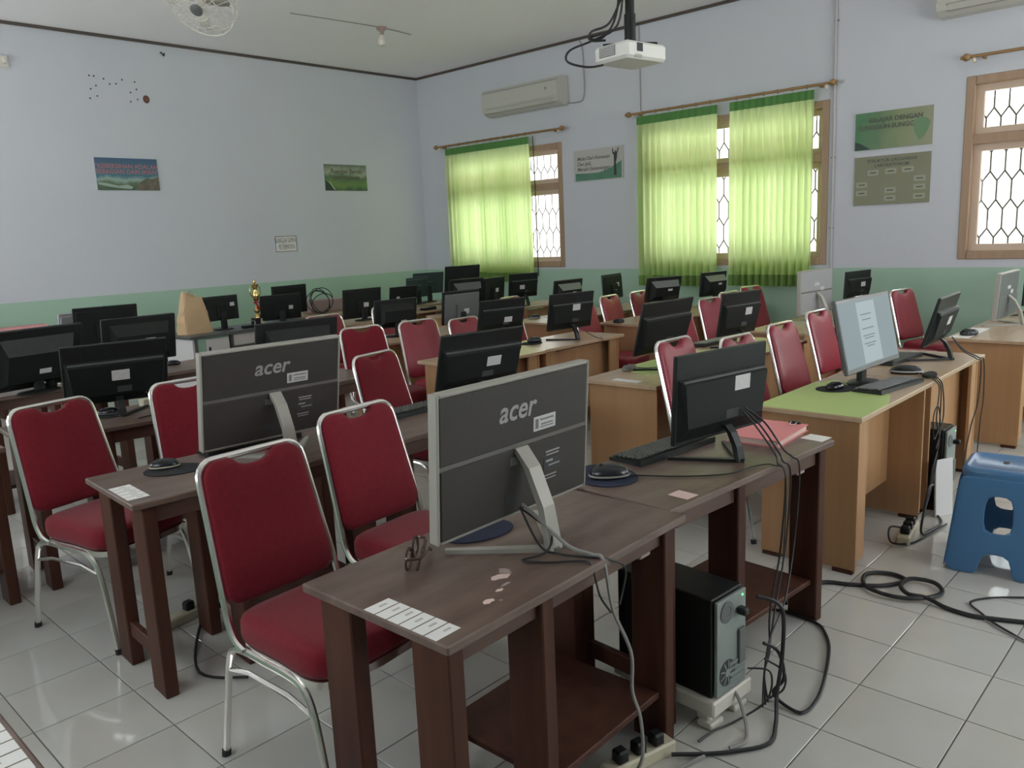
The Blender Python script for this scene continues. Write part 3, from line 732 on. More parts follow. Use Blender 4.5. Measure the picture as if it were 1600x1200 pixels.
# ------------------------------------------------------------------ chairs
chair(1.225, 2.325, 3.3, 'red chair nearest the camera, left of the spectacles table')
chair(1.810, 2.570, 4.9, 'red chair with hand gap showing wood, right of the nearest chair')
chair(1.120, 3.850, 14.0, 'leftmost red chair, behind the table with five white stickers')
chair(1.750, 3.880, -1.0, 'red chair half hidden by the large grey screen on the left')
chair(2.780, 3.720, 12.0, 'red chair just behind the second front chair')
chair(3.630, 4.990, -4.6, 'red chair right of the bulky monitor peeping over the left grey screen')
chair(4.120, 4.920, -1.7, 'lone red chair in the aisle with its whole back and seat edge showing')
chair(4.06, 6.13, -2, 'red chair of which only the top rail shows below the cable coil')
chair(4.95, 6.34, -6, 'red chair whose left tube shows beside the bulky black monitor')
chair(4.610, 4.910, 4.8, 'pale lit red chair in front of the grey backed monitor', 0.965)
chair(5.58, 5.95, -4, 'red chair peeping out right of the grey backed monitor')
chair(6.060, 5.740, 8.0, 'red chair rail below the monitor with a shining ledge, before the curtain')
chair(5.130, 4.930, -4.0, 'red chair behind the black screen at the bright topped desk', 0.965)
chair(5.70, 4.50, 8, 'deep red chair behind the monitor on the bright topped desk')
chair(6.460, 4.770, 7.0, 'pale red chair below the turned monitor under the slogan board')
chair(6.980, 4.780, 6.0, 'brownish red chair left of the monitor before the wide left curtain')
chair(3.800, 2.375, 0.5, 'red chair left of the nearest black monitor, in the second beech row', 1.035)
chair(6.440, 3.650, -2.5, 'pale red chair between the two tilted black monitors of the second row')
chair(7.110, 3.820, -2.0, 'red chair left one of a pair below the gap between curtains')
chair(7.800, 3.950, -7.0, 'red chair right one of a pair below the gap between curtains')
chair(4.275, 2.250, -2.0, 'red chair with a shining pad just above the nearest black monitor')
chair(4.940, 2.290, -1.6, 'purplish red chair standing behind the lime sheet desk')
chair(5.720, 2.380, -1.0, 'pink lit chair left of the lit screen')
chair(6.970, 2.500, -9.0, 'red chair behind the lit screen, right edge showing')
chair(7.670, 2.430, -12.0, 'rose red chair right of the lit screen, against the green wall')
chair(5.80, 3.60, -2, 'red chair half hidden behind the tilted monitor on the second beech row')

# ------------------------------------------------------------------ monitors
GM = 'computer monitors on the desks'
monitor('aio', 1.55, 1.47, 0.274, 1, 4, 0.61, 0.39, 'large dark grey all-in-one screen nearest the camera, back with white logo', GM, brandtext=True)
monitor('aio', 1.67, 2.93, 0.256, -3, 11, 0.61, 0.40, 'large dark grey all-in-one screen on the left table, back with logo', GM, brandtext=True)
monitor('slim', 2.60, 1.43, 0.246, -10, 3, 0.50, 0.32, 'nearest black monitor, beside the pink folder', GM, (0.16, 0.10))
monitor('slim', 2.75, 2.82, 0.246, -8, 16, 0.50, 0.29, 'black monitor straight behind the nearest grey screen', GM, (0.12, -0.02))
monitor('slim', 1.59, 4.33, 0.228, -12, 20, 0.50, 0.34, 'black monitor behind the leftmost chair, white label at its centre', GM, (0.03, 0.0))
monitor('bulge', 1.58, 5.57, 0.215, 12, 20, 0.57, 0.40, 'bulky black monitor cut by the left edge, behind the cup', GM, (0.05, -0.16))
monitor('bulge', 2.28, 5.71, 0.239, -1, 11, 0.50, 0.32, 'bulky black monitor left of the paper bag', GM, (0.10, 0.02))
monitor('flat', 2.58, 7.10, 0.246, -5, 10, 0.50, 0.31, 'flat black monitor with yellowish label, rearmost at the left', GM, (0.28, -0.14))
monitor('flat', 2.46, 7.36, 0.235, 9, 12, 0.36, 0.24, 'small pale grey screen peeping out behind the rearmost left monitor', GM, None, tone='pale')
monitor('flat', 4.01, 7.90, 0.222, 8, 0, 0.41, 0.25, 'small black monitor between the paper bag and the trophy', GM, (0.30, 0.13))
monitor('bulge', 2.63, 4.27, 0.238, -8, 10, 0.52, 0.31, 'bulky black monitor peeping above the large grey screen on the left', GM, (0.1, -0.2))
monitor('flat', 4.66, 7.83, 0.174, -8, 7, 0.46, 0.27, 'flat black monitor with white label right of the trophy', GM, (0.22, -0.02))
monitor('flat', 5.15, 8.44, 0.20, 6, 2, 0.49, 0.33, 'taller black monitor behind the one right of the trophy', GM, None)
monitor('flat', 5.21, 7.11, 0.185, -1, 6, 0.49, 0.31, 'square black monitor with pale label right of the cable coil', GM, (0.05, -0.04))
monitor('bulge', 4.46, 5.61, 0.202, -5, 7, 0.44, 0.25, 'bulky black monitor in front of the lone aisle chair', GM, (0.1, -0.25))
monitor('flat', 6.08, 7.48, 0.179, -4, 10, 0.39, 0.23, 'black monitor with small white sign on its back near the corner', GM, (-0.22, -0.05))
monitor('flat', 6.83, 8.11, 0.216, 5, 6, 0.39, 0.26, 'dull blue grey monitor, left of a pair in the far corner', GM, None, tone='teal')
monitor('flat', 7.12, 8.22, 0.249, -12, 9, 0.46, 0.28, 'dull blue grey monitor, right of a pair in the far corner', GM, None, tone='teal')
monitor('flat', 6.99, 7.42, 0.309, -6, 8, 0.54, 0.35, 'tallest black monitor, against the left curtain', GM, None)
monitor('bulge', 6.17, 6.50, 0.240, -6, 10, 0.47, 0.29, 'bulky black monitor in front of the tallest one', GM, (0.1, -0.3), tone='mid')
monitor('flat', 6.62, 6.52, 0.226, 11, 6, 0.44, 0.28, 'black monitor with crumpled white label below the left curtain', GM, (0.05, 0.0))
monitor('slim', 7.11, 6.50, 0.240, -6, 6, 0.45, 0.28, 'black monitor with shining ledge before the right part of left curtain', GM, (-0.1, -0.05))
monitor('flat', 5.08, 5.43, 0.206, 0, 6, 0.46, 0.30, 'grey backed monitor with white label and slot vents', GM, (0.08, -0.12), tone='grey')
monitor('slim', 4.34, 4.20, 0.252, -12, 14, 0.41, 0.24, 'black monitor left one on the third beech row, grey label', GM, (0.10, -0.12))
monitor('bulge', 6.48, 5.31, 0.229, -2, 9, 0.43, 0.26, 'bulky black monitor with pale sloped vent under the slogan board', GM, tone='pale')
monitor('slim', 4.95, 4.03, 0.227, -8, 10, 0.47, 0.29, 'black monitor on an angled foot on the bright topped desk', GM, (0.06, 0.12))
monitor('flat', 7.23, 5.29, 0.231, 9, -4, 0.44, 0.27, 'narrow looking turned black monitor below the slogan board', GM, (0.22, 0.06))
monitor('bulge', 6.81, 4.37, 0.250, -15, 12, 0.44, 0.24, 'bulky black monitor with pale vent before the wide left curtain', GM, tone='pale')
monitor('slim', 4.12, 2.64, 0.262, -2, 14, 0.51, 0.32, 'tilted black monitor behind the beech desk with a grey mouse', GM, (-0.05, -0.33))
monitor('bulge', 7.64, 4.29, 0.241, -7, 6, 0.42, 0.25, 'bulky black monitor with pale vent at the gap between curtains', GM, tone='pale')
monitor('slim', 5.13, 2.68, 0.238, -7, 10, 0.44, 0.30, 'black monitor leaning beside a red chair, label at upper right', GM, (0.14, 0.06))
monitor('aio', 6.73, 2.82, 0.255, -4, 0, 0.56, 0.37, 'pale grey all-in-one screen on a silver leg before the right curtain', GM, tone='pale')
monitor('slim', 7.84, 2.88, 0.236, -9, 3, 0.44, 0.25, 'small black monitor against the bare green wall above the lit screen', GM, (0.10, 0.0))
monitor('slim', 5.18, 1.41, 0.239, 3, 16, 0.49, 0.30, 'black monitor seen almost edge-on right of the lit screen', GM, (0.1, 0.0))
monitor('aio', 7.06, 1.48, 0.226, -1, 3, 0.55, 0.35, 'grey all-in-one screen on a curved silver leg at the right edge', GM, tone='mid')
monitor('slim', 7.80, 1.46, 0.245, 0, 2, 0.46, 0.31, 'black monitor cut by the right edge of the view', GM, (0.2, 0.0))
monitor('flat', 4.24, 1.50, 0.272, 178, 12, 0.66, 0.37, 'monitor with its lit document screen turned to the camera', GM, None, on=True)

# ------------------------------------------------------------------ small things on the tables
def mouse(x, y, rz, mt, label, s=1.0, z=0.74, trim=None):
    t = thing('mouse', (x, y, z), R(rz), label, 'mouse', 'computer mice')
    o2 = []
    for i in range(16):
        a = 2*PI*i/16; o2.append((0.031*s*math.cos(a)*(1+0.08*math.sin(a)), 0.056*s*math.copysign(abs(math.sin(a))**0.8, math.sin(a))))
    obj('body', G().layers(o2, [(0.001, 0.9), (0.008*s, 1.0), (0.018*s, 0.97), (0.028*s, 0.82), (0.035*s, 0.55), (0.038*s, 0.2)]), M[mt], t, True)
    obj('wheel', G().tube([(-0.004*s, 0.022*s, 0.033*s), (0.004*s, 0.022*s, 0.033*s)], 0.007*s, 8), M['rubber'], t)
    if trim: obj('rim_band', G().layers(o2, [(0.006*s, 1.015), (0.011*s, 1.02)]), M[trim], t, True)
    return t
def pad(x, y, rz, rx, ry, mt, label, z=0.74, h=0.004):
    out = [(rx*math.cos(2*PI*i/28)*(1+0.10*math.cos(2*PI*i/28)), ry*math.sin(2*PI*i/28)) for i in range(28)]
    o = obj('mouse_pad', G().layers(out, [(0.0002, 0.99), (h*0.7, 1.0), (h, 0.985)]), M[mt]); o.location = (x, y, z); o.rotation_euler = (0, 0, R(rz))
    return tag(o, label, 'mouse pad', 'mouse pads')
def keyboard(x, y, rz, label, W=0.44, D=0.15, keymat='key', z=0.74):
    t = thing('keyboard', (x, y, z), R(rz), label, 'keyboard', 'keyboards')
    v = [(-W/2, -D/2, 0.001), (W/2, -D/2, 0.001), (W/2, D/2, 0.001), (-W/2, D/2, 0.001), (-W/2, -D/2, 0.022), (W/2, -D/2, 0.022), (W/2, D/2, 0.012), (-W/2, D/2, 0.012)]
    obj('case', G().add(v, [(3, 2, 1, 0), (4, 5, 6, 7), (0, 1, 5, 4), (1, 2, 6, 5), (2, 3, 7, 6), (3, 0, 4, 7)]), M['black'], t)
    g = G(); p = 0.019
    for r_ in range(6):
        y0 = D/2-0.018-r_*0.0215
        zz = 0.0135+(D/2-y0)/D*0.010
        xx = -W/2+0.010
        k = 0
        while xx+p < W/2-0.006:
            w_ = p-0.003
            if r_ == 0 and 5 < k < 12: w_ = p-0.003
            if xx > W/2-0.110 and xx-p <= W/2-0.110: xx += 0.008
            g.box((xx+w_/2, y0, zz+0.004), (w_, 0.0165, 0.008), None, 0.002)
            xx += p; k += 1
    o_ = obj('keycaps', g, M[keymat], t); o_['kind'] = 'stuff'
    return t
def cable(name, pts, r, mt, label, group=None, k=6, n=6, cat='cable'):
    o = obj(name, G().tube(smooth_path(pts, k), r, n), M[mt], None, True); return tag(o, label, cat, group)

pad(1.515, 1.622, -20, 0.115, 0.085, 'navy', 'dark blue mouse pad under the nearest grey screen')
pad(2.165, 1.625, 60, 0.135, 0.105, 'navy', 'dark blue mouse pad at the joint of the two nearest tables')
mouse(2.155, 1.605, 43, 'mouse_black', 'glossy black mouse with silver rim on the dark blue pad', 1.25, 0.7445, 'silver')
keyboard(2.56, 1.645, -5, 'black keyboard with raised keys behind the nearest black monitor', 0.46, 0.15)
pad(1.275, 3.045, -35, 0.115, 0.085, 'pad_black', 'black mouse pad on the left table near the five stickers')
mouse(1.265, 3.085, 60, 'mouse_black', 'dark mouse with pale green rim on the left table', 1.0, 0.7445, 'cream')
keyboard(1.66, 3.135, -3, 'black keyboard end showing behind the left table screen', 0.42, 0.12)
pad(1.545, 4.375, 40, 0.09, 0.07, 'pad_black', 'thin black pad under the twin toned mouse behind the leftmost chair')
mouse(1.545, 4.385, 60, 'mouse_black', 'dark mouse on the table behind the leftmost chair', 1.0, 0.7445, 'mouse_grey')
keyboard(2.50, 3.05, 0, 'black keyboard on the table behind the second front chair', 0.44, 0.15)
mouse(1.485, 5.965, 20, 'mouse_grey', 'grey ball shaped mouse at the left edge by the cup', 1.2)
mouse(2.57, 5.88, 60, 'mouse_black', 'flat black mouse left of the white desk side', 0.9)
pad(4.02, 1.565, -25, 0.115, 0.085, 'pad_black', 'black mouse pad on the lime sheet')
mouse(4.00, 1.56, 70, 'mouse_black', 'black mouse on the pad before the lit screen', 1.0, 0.7445)
keyboard(4.20, 1.37, -8, 'black keyboard with worn pale keys before the lit screen', 0.44, 0.15, 'key_pale')
keyboard(5.03, 1.60, -4, 'black keyboard in front of the edge-on monitor', 0.44, 0.13)
mouse(3.975, 2.79, 75, 'mouse_grey', 'grey brown mouse on the second row beech desk', 1.0, 0.74, 'silver')
keyboard(5.22, 2.93, -3, 'keyboard beyond the chair with the shining pad', 0.44, 0.13, 'key_pale')
pad(4.61, 4.16, 0, 0.10, 0.08, 'pad_black', 'black mouse pad at the left end of the bright topped desk')
mouse(4.665, 4.17, 70, 'mouse_black', 'black mouse at the left end of the bright topped desk', 1.1, 0.7445)
mouse(6.02, 5.37, 60, 'mouse_black', 'black mouse at the desk end beside blue paper', 1.1, 0.74, 'silver')
mouse(6.32, 1.535, 50, 'mouse_black', 'black mouse on the desk at the right edge', 1.2, 0.742)
mouse(6.05, 4.36, 60, 'mouse_black', 'small dark mouse on the plain end panel desk', 1.0)

# headset / handset heap near the lit screen
t = thing('mouse', (4.62, 1.42, 0.74), R(20), 'silver and black mouse lying beside the worn keyboard', 'mouse', 'computer mice')
o2 = [(0.05*math.cos(2*PI*i/16), 0.085*math.sin(2*PI*i/16)) for i in range(16)]
obj('body', G().layers(o2, [(0.001, 0.9), (0.015, 1.0), (0.032, 0.85), (0.045, 0.5), (0.048, 0.15)]), M['mouse_black'], t, True)
obj('rim_band', G().layers(o2, [(0.012, 1.015), (0.020, 1.0)]), M['silver'], t, True)
pad(4.62, 1.30, 10, 0.11, 0.035, 'pad_black', 'narrow black pad under the silver and black mouse')

# lime sheets, papers
def sheet(name, poly, z, mt, label, cat='paper', group=None, h=0.0012):
    g = G(); n = len(poly)
    v = [(x, y, z) for x, y in poly]+[(x, y, z+h) for x, y in poly]
    g.add(v, [tuple(range(n))[::-1], tuple(range(n, 2*n))]+[(i, (i+1) % n, n+(i+1) % n, n+i) for i in range(n)])
    return tag(obj(name, g, M[mt]), label, cat, group)
sheet('table_cover', [(3.47, 1.236), (3.80, 1.236), (4.02, 1.30), (4.26, 1.66), (4.10, 1.725), (3.47, 1.725)], 0.7402, 'green_sheet', 'lime green sheet covering the near end of the aisle desk', 'cover', 'lime sheets')
sheet('table_cover', [(3.90, 2.60), (4.30, 2.56), (4.52, 2.88), (4.15, 2.89), (3.93, 2.75)], 0.7402, 'green_sheet', 'lime green sheet under the tilted monitor in the second beech row', 'cover', 'lime sheets')
sheet('paper', [(3.66, 2.52), (3.72, 2.52), (3.72, 2.70), (3.66, 2.70)], 0.7402, 'white', 'white sticker at the end of the second row beech desk')
sheet('paper', [(6.16, 1.50), (6.75, 1.50), (6.75, 1.62), (6.16, 1.62)], 0.7402, 'white', 'white papers spread on the desk at the right edge')
sheet('paper', [(6.10, 5.28), (6.40, 5.28), (6.40, 5.46), (6.10, 5.46)], 0.7402, 'white', 'white sheet beside the mouse at the desk end')
sheet('paper', [(3.00, 1.215), (3.085, 1.21), (3.095, 1.30), (3.01, 1.305)], 0.7402, 'white', 'white slip at the corner of the pink folder table')
sheet('paper', [(2.115, 1.275), (2.175, 1.272), (2.18, 1.345), (2.12, 1.35)], 0.7402, 'pages', 'torn pale sticker at the near corner of the pink folder table')

# pink folder with binder clip
t = thing('folder', (2.975, 1.425, 0.7415), R(4), 'thick pink card folder with a black clip on its corner', 'folder')
obj('pages', G().box((0, 0, 0.012), (0.30, 0.205, 0.022), None, 0.002), M['pages'], t)
obj('cover', G().box((0, 0, 0.0245), (0.315, 0.215, 0.003)), M['pink'], t)
obj('back_cover', G().box((0.0, 0, 0.0), (0.315, 0.215, 0.002)), M['pink'], t)
cl = obj('binder_clip', G().box((0.150, -0.055, 0.018), (0.022, 0.05, 0.034), None, 0.006), M['black'], t)
obj('clip_wire', G().tube([(0.14, -0.067, 0.034), (0.115, -0.065, 0.028), (0.112, -0.055, 0.028), (0.115, -0.045, 0.028), (0.14, -0.043, 0.034)], 0.0016, 5), M['chrome'], cl)

# spectacles
t = thing('spectacles', (1.262, 1.585, 0.740), R(218), 'brown framed spectacles lying open by the nearest grey screen', 'glasses')
t.scale = (1.22, 1.22, 1.22)
for s in (-1, 1):
    ring = []
    for i in range(20):
        a = 2*PI*i/20; c, q = math.cos(a), math.sin(a)
        ring.append((s*0.034+0.027*math.copysign(abs(c)**0.75, c), -0.002, 0.024+0.020*math.copysign(abs(q)**0.75, q)))
    rm = obj('rim', G().tube(ring, 0.0030, 6, None, True), M['lens'], t, True)
    obj('lens', G().add(ring, [tuple(range(20))]), M['glass'], rm)
    obj('temple', G().tube(smooth_path([(s*0.063, 0.0, 0.034), (s*0.062, 0.012, 0.034), (s*0.045, 0.024+0.004*s, 0.032), (-s*0.02, 0.026+0.004*s, 0.026), (-s*0.055, 0.024+0.004*s, 0.008)], 4), 0.0036, 6), M['lens'], t, True)
    obj('hinge', G().box((s*0.062, 0.002, 0.034), (0.006, 0.008, 0.007), None, 0.001), M['gold_metal'], t)
obj('bridge', G().tube(smooth_path([(-0.011, -0.002, 0.028), (0, -0.004, 0.033), (0.011, -0.002, 0.028)], 3), 0.0018, 6), M['gold_metal'], t, True)

# cup, boxes on the left tables
t = thing('cup', (1.66, 5.66, 0.74), 0, 'black cylindrical cup on the left table before a bulky monitor', 'cup')
obj('body', G().lathe([(0.042, 0), (0.046, 0.01), (0.048, 0.145), (0.050, 0.15), (0.046, 0.15), (0.044, 0.02), (0.01, 0.015)], 18), M['black2'], t, True)
o = obj('small_box', G().box((0, 0, 0.045), (0.06, 0.05, 0.09), None, 0.004), M['pvc']); o.location = (1.78, 5.77, 0.74); tag(o, 'small white box right of the black cup', 'box')
o = obj('small_box', G().box((0, 0, 0.02), (0.11, 0.07, 0.04), None, 0.004), M['cream']); o.location = (1.80, 4.46, 0.74); tag(o, 'small cream box behind the monitor with the centred label', 'box')

# paper bag
t = thing('paper_bag', (3.70, 7.86, 0.741), R(10), 'crumpled brown paper bag on the left end of the white desk', 'bag')
g = G(); n = 28; rows = []
random.seed(3)
for j in range(10):
    u_ = j/9; w_ = 0.17-0.065*u_**1.3; d_ = 0.09-0.05*u_; z = 0.38*u_
    for i in range(n):
        a = 2*PI*i/n; c, s = math.cos(a), math.sin(a)
        q = 1+0.09*math.sin(5*a+3*u_)*math.sin(PI*min(1, u_+0.15))+random.uniform(-0.035, 0.035)
        sx_ = math.copysign(abs(c)**0.5, c)*w_*q; sy_ = math.copysign(abs(s)**0.5, s)*d_*q
        zz = z+(-0.035*math.cos(a)-0.02*math.sin(3*a) if j == 9 else -0.02*u_*math.cos(a))
        rows.append((sx_-0.012*u_, sy_, zz))
f = []
for j in range(9):
    for i in range(n): f.append((j*n+i, j*n+(i+1) % n, (j+1)*n+(i+1) % n, (j+1)*n+i))
f.append(tuple(range(n))[::-1])
g.add(rows, f); o = obj('bag_body', g, M['bag'], t)
o.modifiers.new('thick', 'SOLIDIFY').thickness = 0.002
obj('handle', G().tube(smooth_path([(-0.065, -0.02, 0.395), (-0.035, -0.024, 0.425), (0.0, -0.022, 0.40)], 4), 0.004, 6), M['bag'], t, True)

# trophy
t = thing('trophy', (4.415, 7.90, 0.741), R(6), 'gold trophy cup with red ribbon on a black base', 'trophy')
obj('base', G().box((0, 0, 0.04), (0.12, 0.08, 0.08), None, 0.004), M['black'], t)
obj('plaque', G().box((0.03, -0.042, 0.042), (0.05, 0.004, 0.058)), M['cream'], t)
obj('lower_stem', G().lathe([(0.036, 0.08), (0.034, 0.10), (0.016, 0.125), (0.030, 0.15), (0.030, 0.17), (0.012, 0.19), (0.010, 0.24), (0.016, 0.25)], 16), M['gold'], t, True)
obj('cup', G().lathe([(0.016, 0.25), (0.030, 0.275), (0.036, 0.31), (0.032, 0.34), (0.022, 0.37), (0.026, 0.40), (0.040, 0.43), (0.042, 0.435)], 16), M['gold'], t, True)
for s in (-1, 1):
    obj('handle', G().tube(smooth_path([(s*0.034, 0, 0.30), (s*0.062, 0, 0.34), (s*0.058, 0, 0.40), (s*0.036, 0, 0.42)], 4), 0.006, 6), M['gold'], t, True)
obj('finial', G().lathe([(0.006, 0.435), (0.012, 0.45), (0.014, 0.465), (0.006, 0.485), (0.002, 0.49)], 10), M['gold'], t, True)
rb = G()
for (cx, cz, a, L_) in ((0.035, 0.225, -32, 0.11), (0.025, 0.245, 0, 0.06), (-0.03, 0.24, 20, 0.05), (0.0, 0.225, -65, 0.07)):
    ca, sa = math.cos(R(a)), math.sin(R(a)); v = []
    for q, w_ in ((0, 0.008), (0.35, 0.026), (0.75, 0.030), (1.0, 0.012)):
        for s in (-1, 1): v.append((cx-0.02+ca*q*L_-sa*s*w_*0.6, -0.028-0.012*math.sin(PI*q)-0.004*s, cz+sa*q*L_+ca*s*w_*0.6))
    rb.add(v, [(0, 2, 3, 1), (2, 4, 5, 3), (4, 6, 7, 5)])
o = obj('ribbon', rb, M['ribbon'], t); o.modifiers.new('thick', 'SOLIDIFY').thickness = 0.004

# cable coil, covered boxes, things at the far wall
rings = []
for k, (rx, rz_, dx, tl) in enumerate(((0.155, 0.150, 0.0, 0.0), (0.135, 0.135, -0.02, 0.05), (0.15, 0.115, 0.03, -0.04), (0.12, 0.145, 0.015, 0.07), (0.16, 0.13, -0.01, 0.03))):
    pts = []
    for i in range(28):
        a = 2*PI*i/28
        pts.append((5.52+dx+rx*math.cos(a), 8.33+0.018*k+tl*math.sin(a), 0.742+0.006+rz_+rz_*math.sin(a)))
    rings.append(pts)
g = G()
for q in rings: g.tube(q, 0.0055, 6, None, True)
tag(obj('cable_coil', g, M['cable'], None, True), 'loose upright coil of black cables on the far wall desk', 'cable')
o = obj('carton', G().box((0, 0, 0.075), (0.50, 0.20, 0.15), None, 0.01), M['taupe']); o.location = (5.70, 8.57, 0.741); tag(o, 'low brownish box behind the coil of cables', 'box')
o = obj('carton', G().box((0, 0, 0.067), (0.50, 0.22, 0.134), None, 0.03), M['pinkcloth']); o.location = (2.55, 9.28, 0.741); tag(o, 'pinkish flat box at the far wall, left edge of view', 'box')
o = obj('printer', G().box((0, 0, 0.10), (0.30, 0.26, 0.20), None, 0.02).box((0.15, 0, 0.155), (0.12, 0.2, 0.016), None, 0.004), M['black']); o.location = (2.10, 9.28, 0.741); tag(o, 'black machine at the far wall cut by the left edge', 'printer')
t = thing('adapter_pile', (4.22, 7.76, 0.741), 0, 'small dark gadgets lying before the trophy', 'adapter')
obj('case', G().box((0, 0, 0.012), (0.13, 0.06, 0.024), None, 0.005), M['black2'], t); obj('lead', G().tube(smooth_path([(0.06, 0, 0.015), (0.1, 0.03, 0.05), (0.03, 0.05, 0.07), (-0.05, 0.02, 0.03)], 5), 0.004, 5), M['cable_grey'], t, True)
t = thing('adapter_pile', (6.30, 7.30, 0.74), R(8), 'dark clutter on the far desk in front of the corner monitors', 'adapter')
obj('case', G().box((0, 0, 0.015), (0.20, 0.10, 0.03), None, 0.008), M['black2'], t); obj('lead', G().tube(smooth_path([(0.1, 0, 0.015), (0.2, 0.05, 0.02), (0.12, 0.1, 0.02)], 5), 0.006, 5), M['cable'], t, True)

# ------------------------------------------------------------------ computers on the floor
def tower(x, y, z, w_, d_, h_, rz, label):
    t = thing('computer_tower', (x, y, z), R(rz), label, 'computer', 'tower computers')
    obj('case', G().box((0, 0.006, h_/2), (w_, d_-0.012, h_), None, 0.004), M['black'], t)
    b = obj('back_plate', G().box((0, -d_/2+0.0005, h_/2), (w_-0.012, 0.011, h_-0.014), None, 0.001), M['steel'], t)
    yb = -d_/2-0.0055
    Tq = T3(-w_*0.16, yb, h_*0.84) @ Matrix.Rotation(R(90), 4, 'X')
    obj('power_fan', G().lathe([(0.034, 0), (0.036, 0.002), (0.020, 0.003), (0.018, 0.001), (0.012, 0.001)], 20, Tq), M['grey_mon'], b)
    Tq = T3(-w_*0.14, yb, h_*0.22) @ Matrix.Rotation(R(90), 4, 'X')
    fn = obj('case_fan', G().lathe([(0.044, 0), (0.044, 0.001)], 20, Tq), M['ink'], b)
    for k in range(9):
        Tk = Tq @ Matrix.Rotation(2*PI*k/9, 4, 'Z')
        b_ = G().box((0.028, 0, 0.002), (0.026, 0.005, 0.001), Tk)
        o_ = obj('grille_bar', b_, M['steel'], b)
    obj('hub', G().lathe([(0.014, 0), (0.014, 0.003)], 14, Tq), M['steel'], b)
    obj('power_plug', G().box((w_*0.22, yb-0.016, h_*0.80), (0.03, 0.034, 0.024), None, 0.005), M['black'], b)
    obj('port_block', G().box((w_*0.30, yb-0.004, h_*0.42), (0.036, 0.010, 0.12), None, 0.002), M['grey_mon'], b)
    obj('power_led', G().box((w_*0.34, yb-0.001, h_*0.93), (0.006, 0.003, 0.006)), M['led'], b)
    for k in range(4): obj('slot_cover', G().box((w_*0.18, yb-0.001, h_*(0.12+0.055*k)), (w_*0.5, 0.003, 0.012)), M['steel'], b)
    return t
# white plastic tower stand
t = thing('tower_stand', (2.20, 1.355, 0), R(-4), 'white plastic stand on the floor under the black computer tower', 'stand')
obj('tray', G().box((0, 0, 0.075), (0.225, 0.41, 0.053), None, 0.006), M['pvc'], t)
for s in (-1, 1):
    for q in (-1, 1):
        obj('leg', G().box((s*0.07, q*0.15, 0.034), (0.045, 0.05, 0.04), None, 0.006), M['pvc'], t)
        obj('foot', G().box((s*0.07, q*0.165, 0.010), (0.075, 0.055, 0.02), None, 0.005), M['pvc'], t)
tower(2.195, 1.355, 0.102, 0.175, 0.39, 0.335, -4, 'black computer tower with green light on a white stand below the near tables')
tower(4.70, 1.395, 0.02, 0.175, 0.39, 0.43, 0, 'black computer tower standing on the floor between the two aisle desks')
o = obj('tower_block', G().box((0, 0, 0.01), (0.2, 0.38, 0.02)), M['brown']); o.location = (4.70, 1.395, 0); tag(o, 'thin dark board under the aisle desk tower', 'board')
o = obj('white_board', G().box((0, 0, 0.155), (0.125, 0.012, 0.31), None, 0.002), M['desk_white']); o.location = (4.545, 1.175, 0); o.rotation_euler = (R(-3), 0, R(-25)); tag(o, 'white board leaning upright on the floor before the aisle tower', 'board')
# power strip by the aisle desk
t = thing('power_strip', (4.13, 1.225, 0), R(8), 'cream power strip with black plugs on the floor under the aisle desk', 'power strip')
obj('body', G().box((0, 0, 0.022), (0.28, 0.06, 0.044), None, 0.006), M['cream'], t)
for k in range(3): obj('plug', G().box((-0.08+0.075*k, 0.0, 0.062), (0.04, 0.042, 0.04), None, 0.006), M['black'], t)
t = thing('power_strip', (1.80, 1.255, 0), R(-14), 'white power strip with black plugs on the floor below the nearest table', 'power strip')
obj('body', G().box((0, 0, 0.022), (0.26, 0.055, 0.044), None, 0.006), M['cream'], t)
for k in range(3): obj('plug', G().box((-0.07+0.07*k, 0, 0.062), (0.04, 0.04, 0.04), None, 0.006), M['black'], t)
t = thing('power_strip', (1.38, 3.3, 0), R(10), 'cream power strip on the floor under the left table', 'power strip')
obj('body', G().box((0, 0, 0.022), (0.26, 0.055, 0.044), None, 0.006), M['cream'], t); obj('plug', G().box((0, 0, 0.062), (0.04, 0.04, 0.04), None, 0.006), M['black'], t)

# ------------------------------------------------------------------ cables
GC = 'black cables'
cable('cable', [(1.525, 1.43, 0.86), (1.53, 1.36, 0.82), (1.56, 1.30, 0.76), (1.575, 1.235, 0.748), (1.585, 1.205, 0.735), (1.60, 1.19, 0.60), (1.665, 1.18, 0.45), (1.675, 1.185, 0.33), (1.72, 1.19, 0.22), (1.74, 1.20, 0.08), (1.70, 1.215, 0.012), (1.76, 1.18, 0.008), (1.95, 1.12, 0.008)], 0.0055, 'cable_grey', 'grey cable running from the nearest grey screen down to the floor')
cable('cable', [(1.52, 1.43, 0.85), (1.545, 1.35, 0.79), (1.50, 1.33, 0.755), (1.44, 1.36, 0.746), (1.47, 1.30, 0.745), (1.53, 1.235, 0.745), (1.535, 1.205, 0.735), (1.54, 1.185, 0.66), (1.58, 1.18, 0.60)], 0.003, 'cable', 'thin black cable looping behind the nearest grey screen', GC)
cable('cable', [(1.515, 1.43, 0.855), (1.50, 1.35, 0.77), (1.525, 1.31, 0.748), (1.56, 1.24, 0.745), (1.60, 1.20, 0.735), (1.66, 1.19, 0.69), (1.63, 1.19, 0.60)], 0.003, 'cable', 'short black cable hanging over the nearest table edge', GC)
cable('cable', [(1.37, 1.33, 0.61), (1.365, 1.34, 0.45), (1.42, 1.34, 0.38), (1.55, 1.36, 0.33)], 0.006, 'cable', 'black cable drooping under the nearest table', GC)
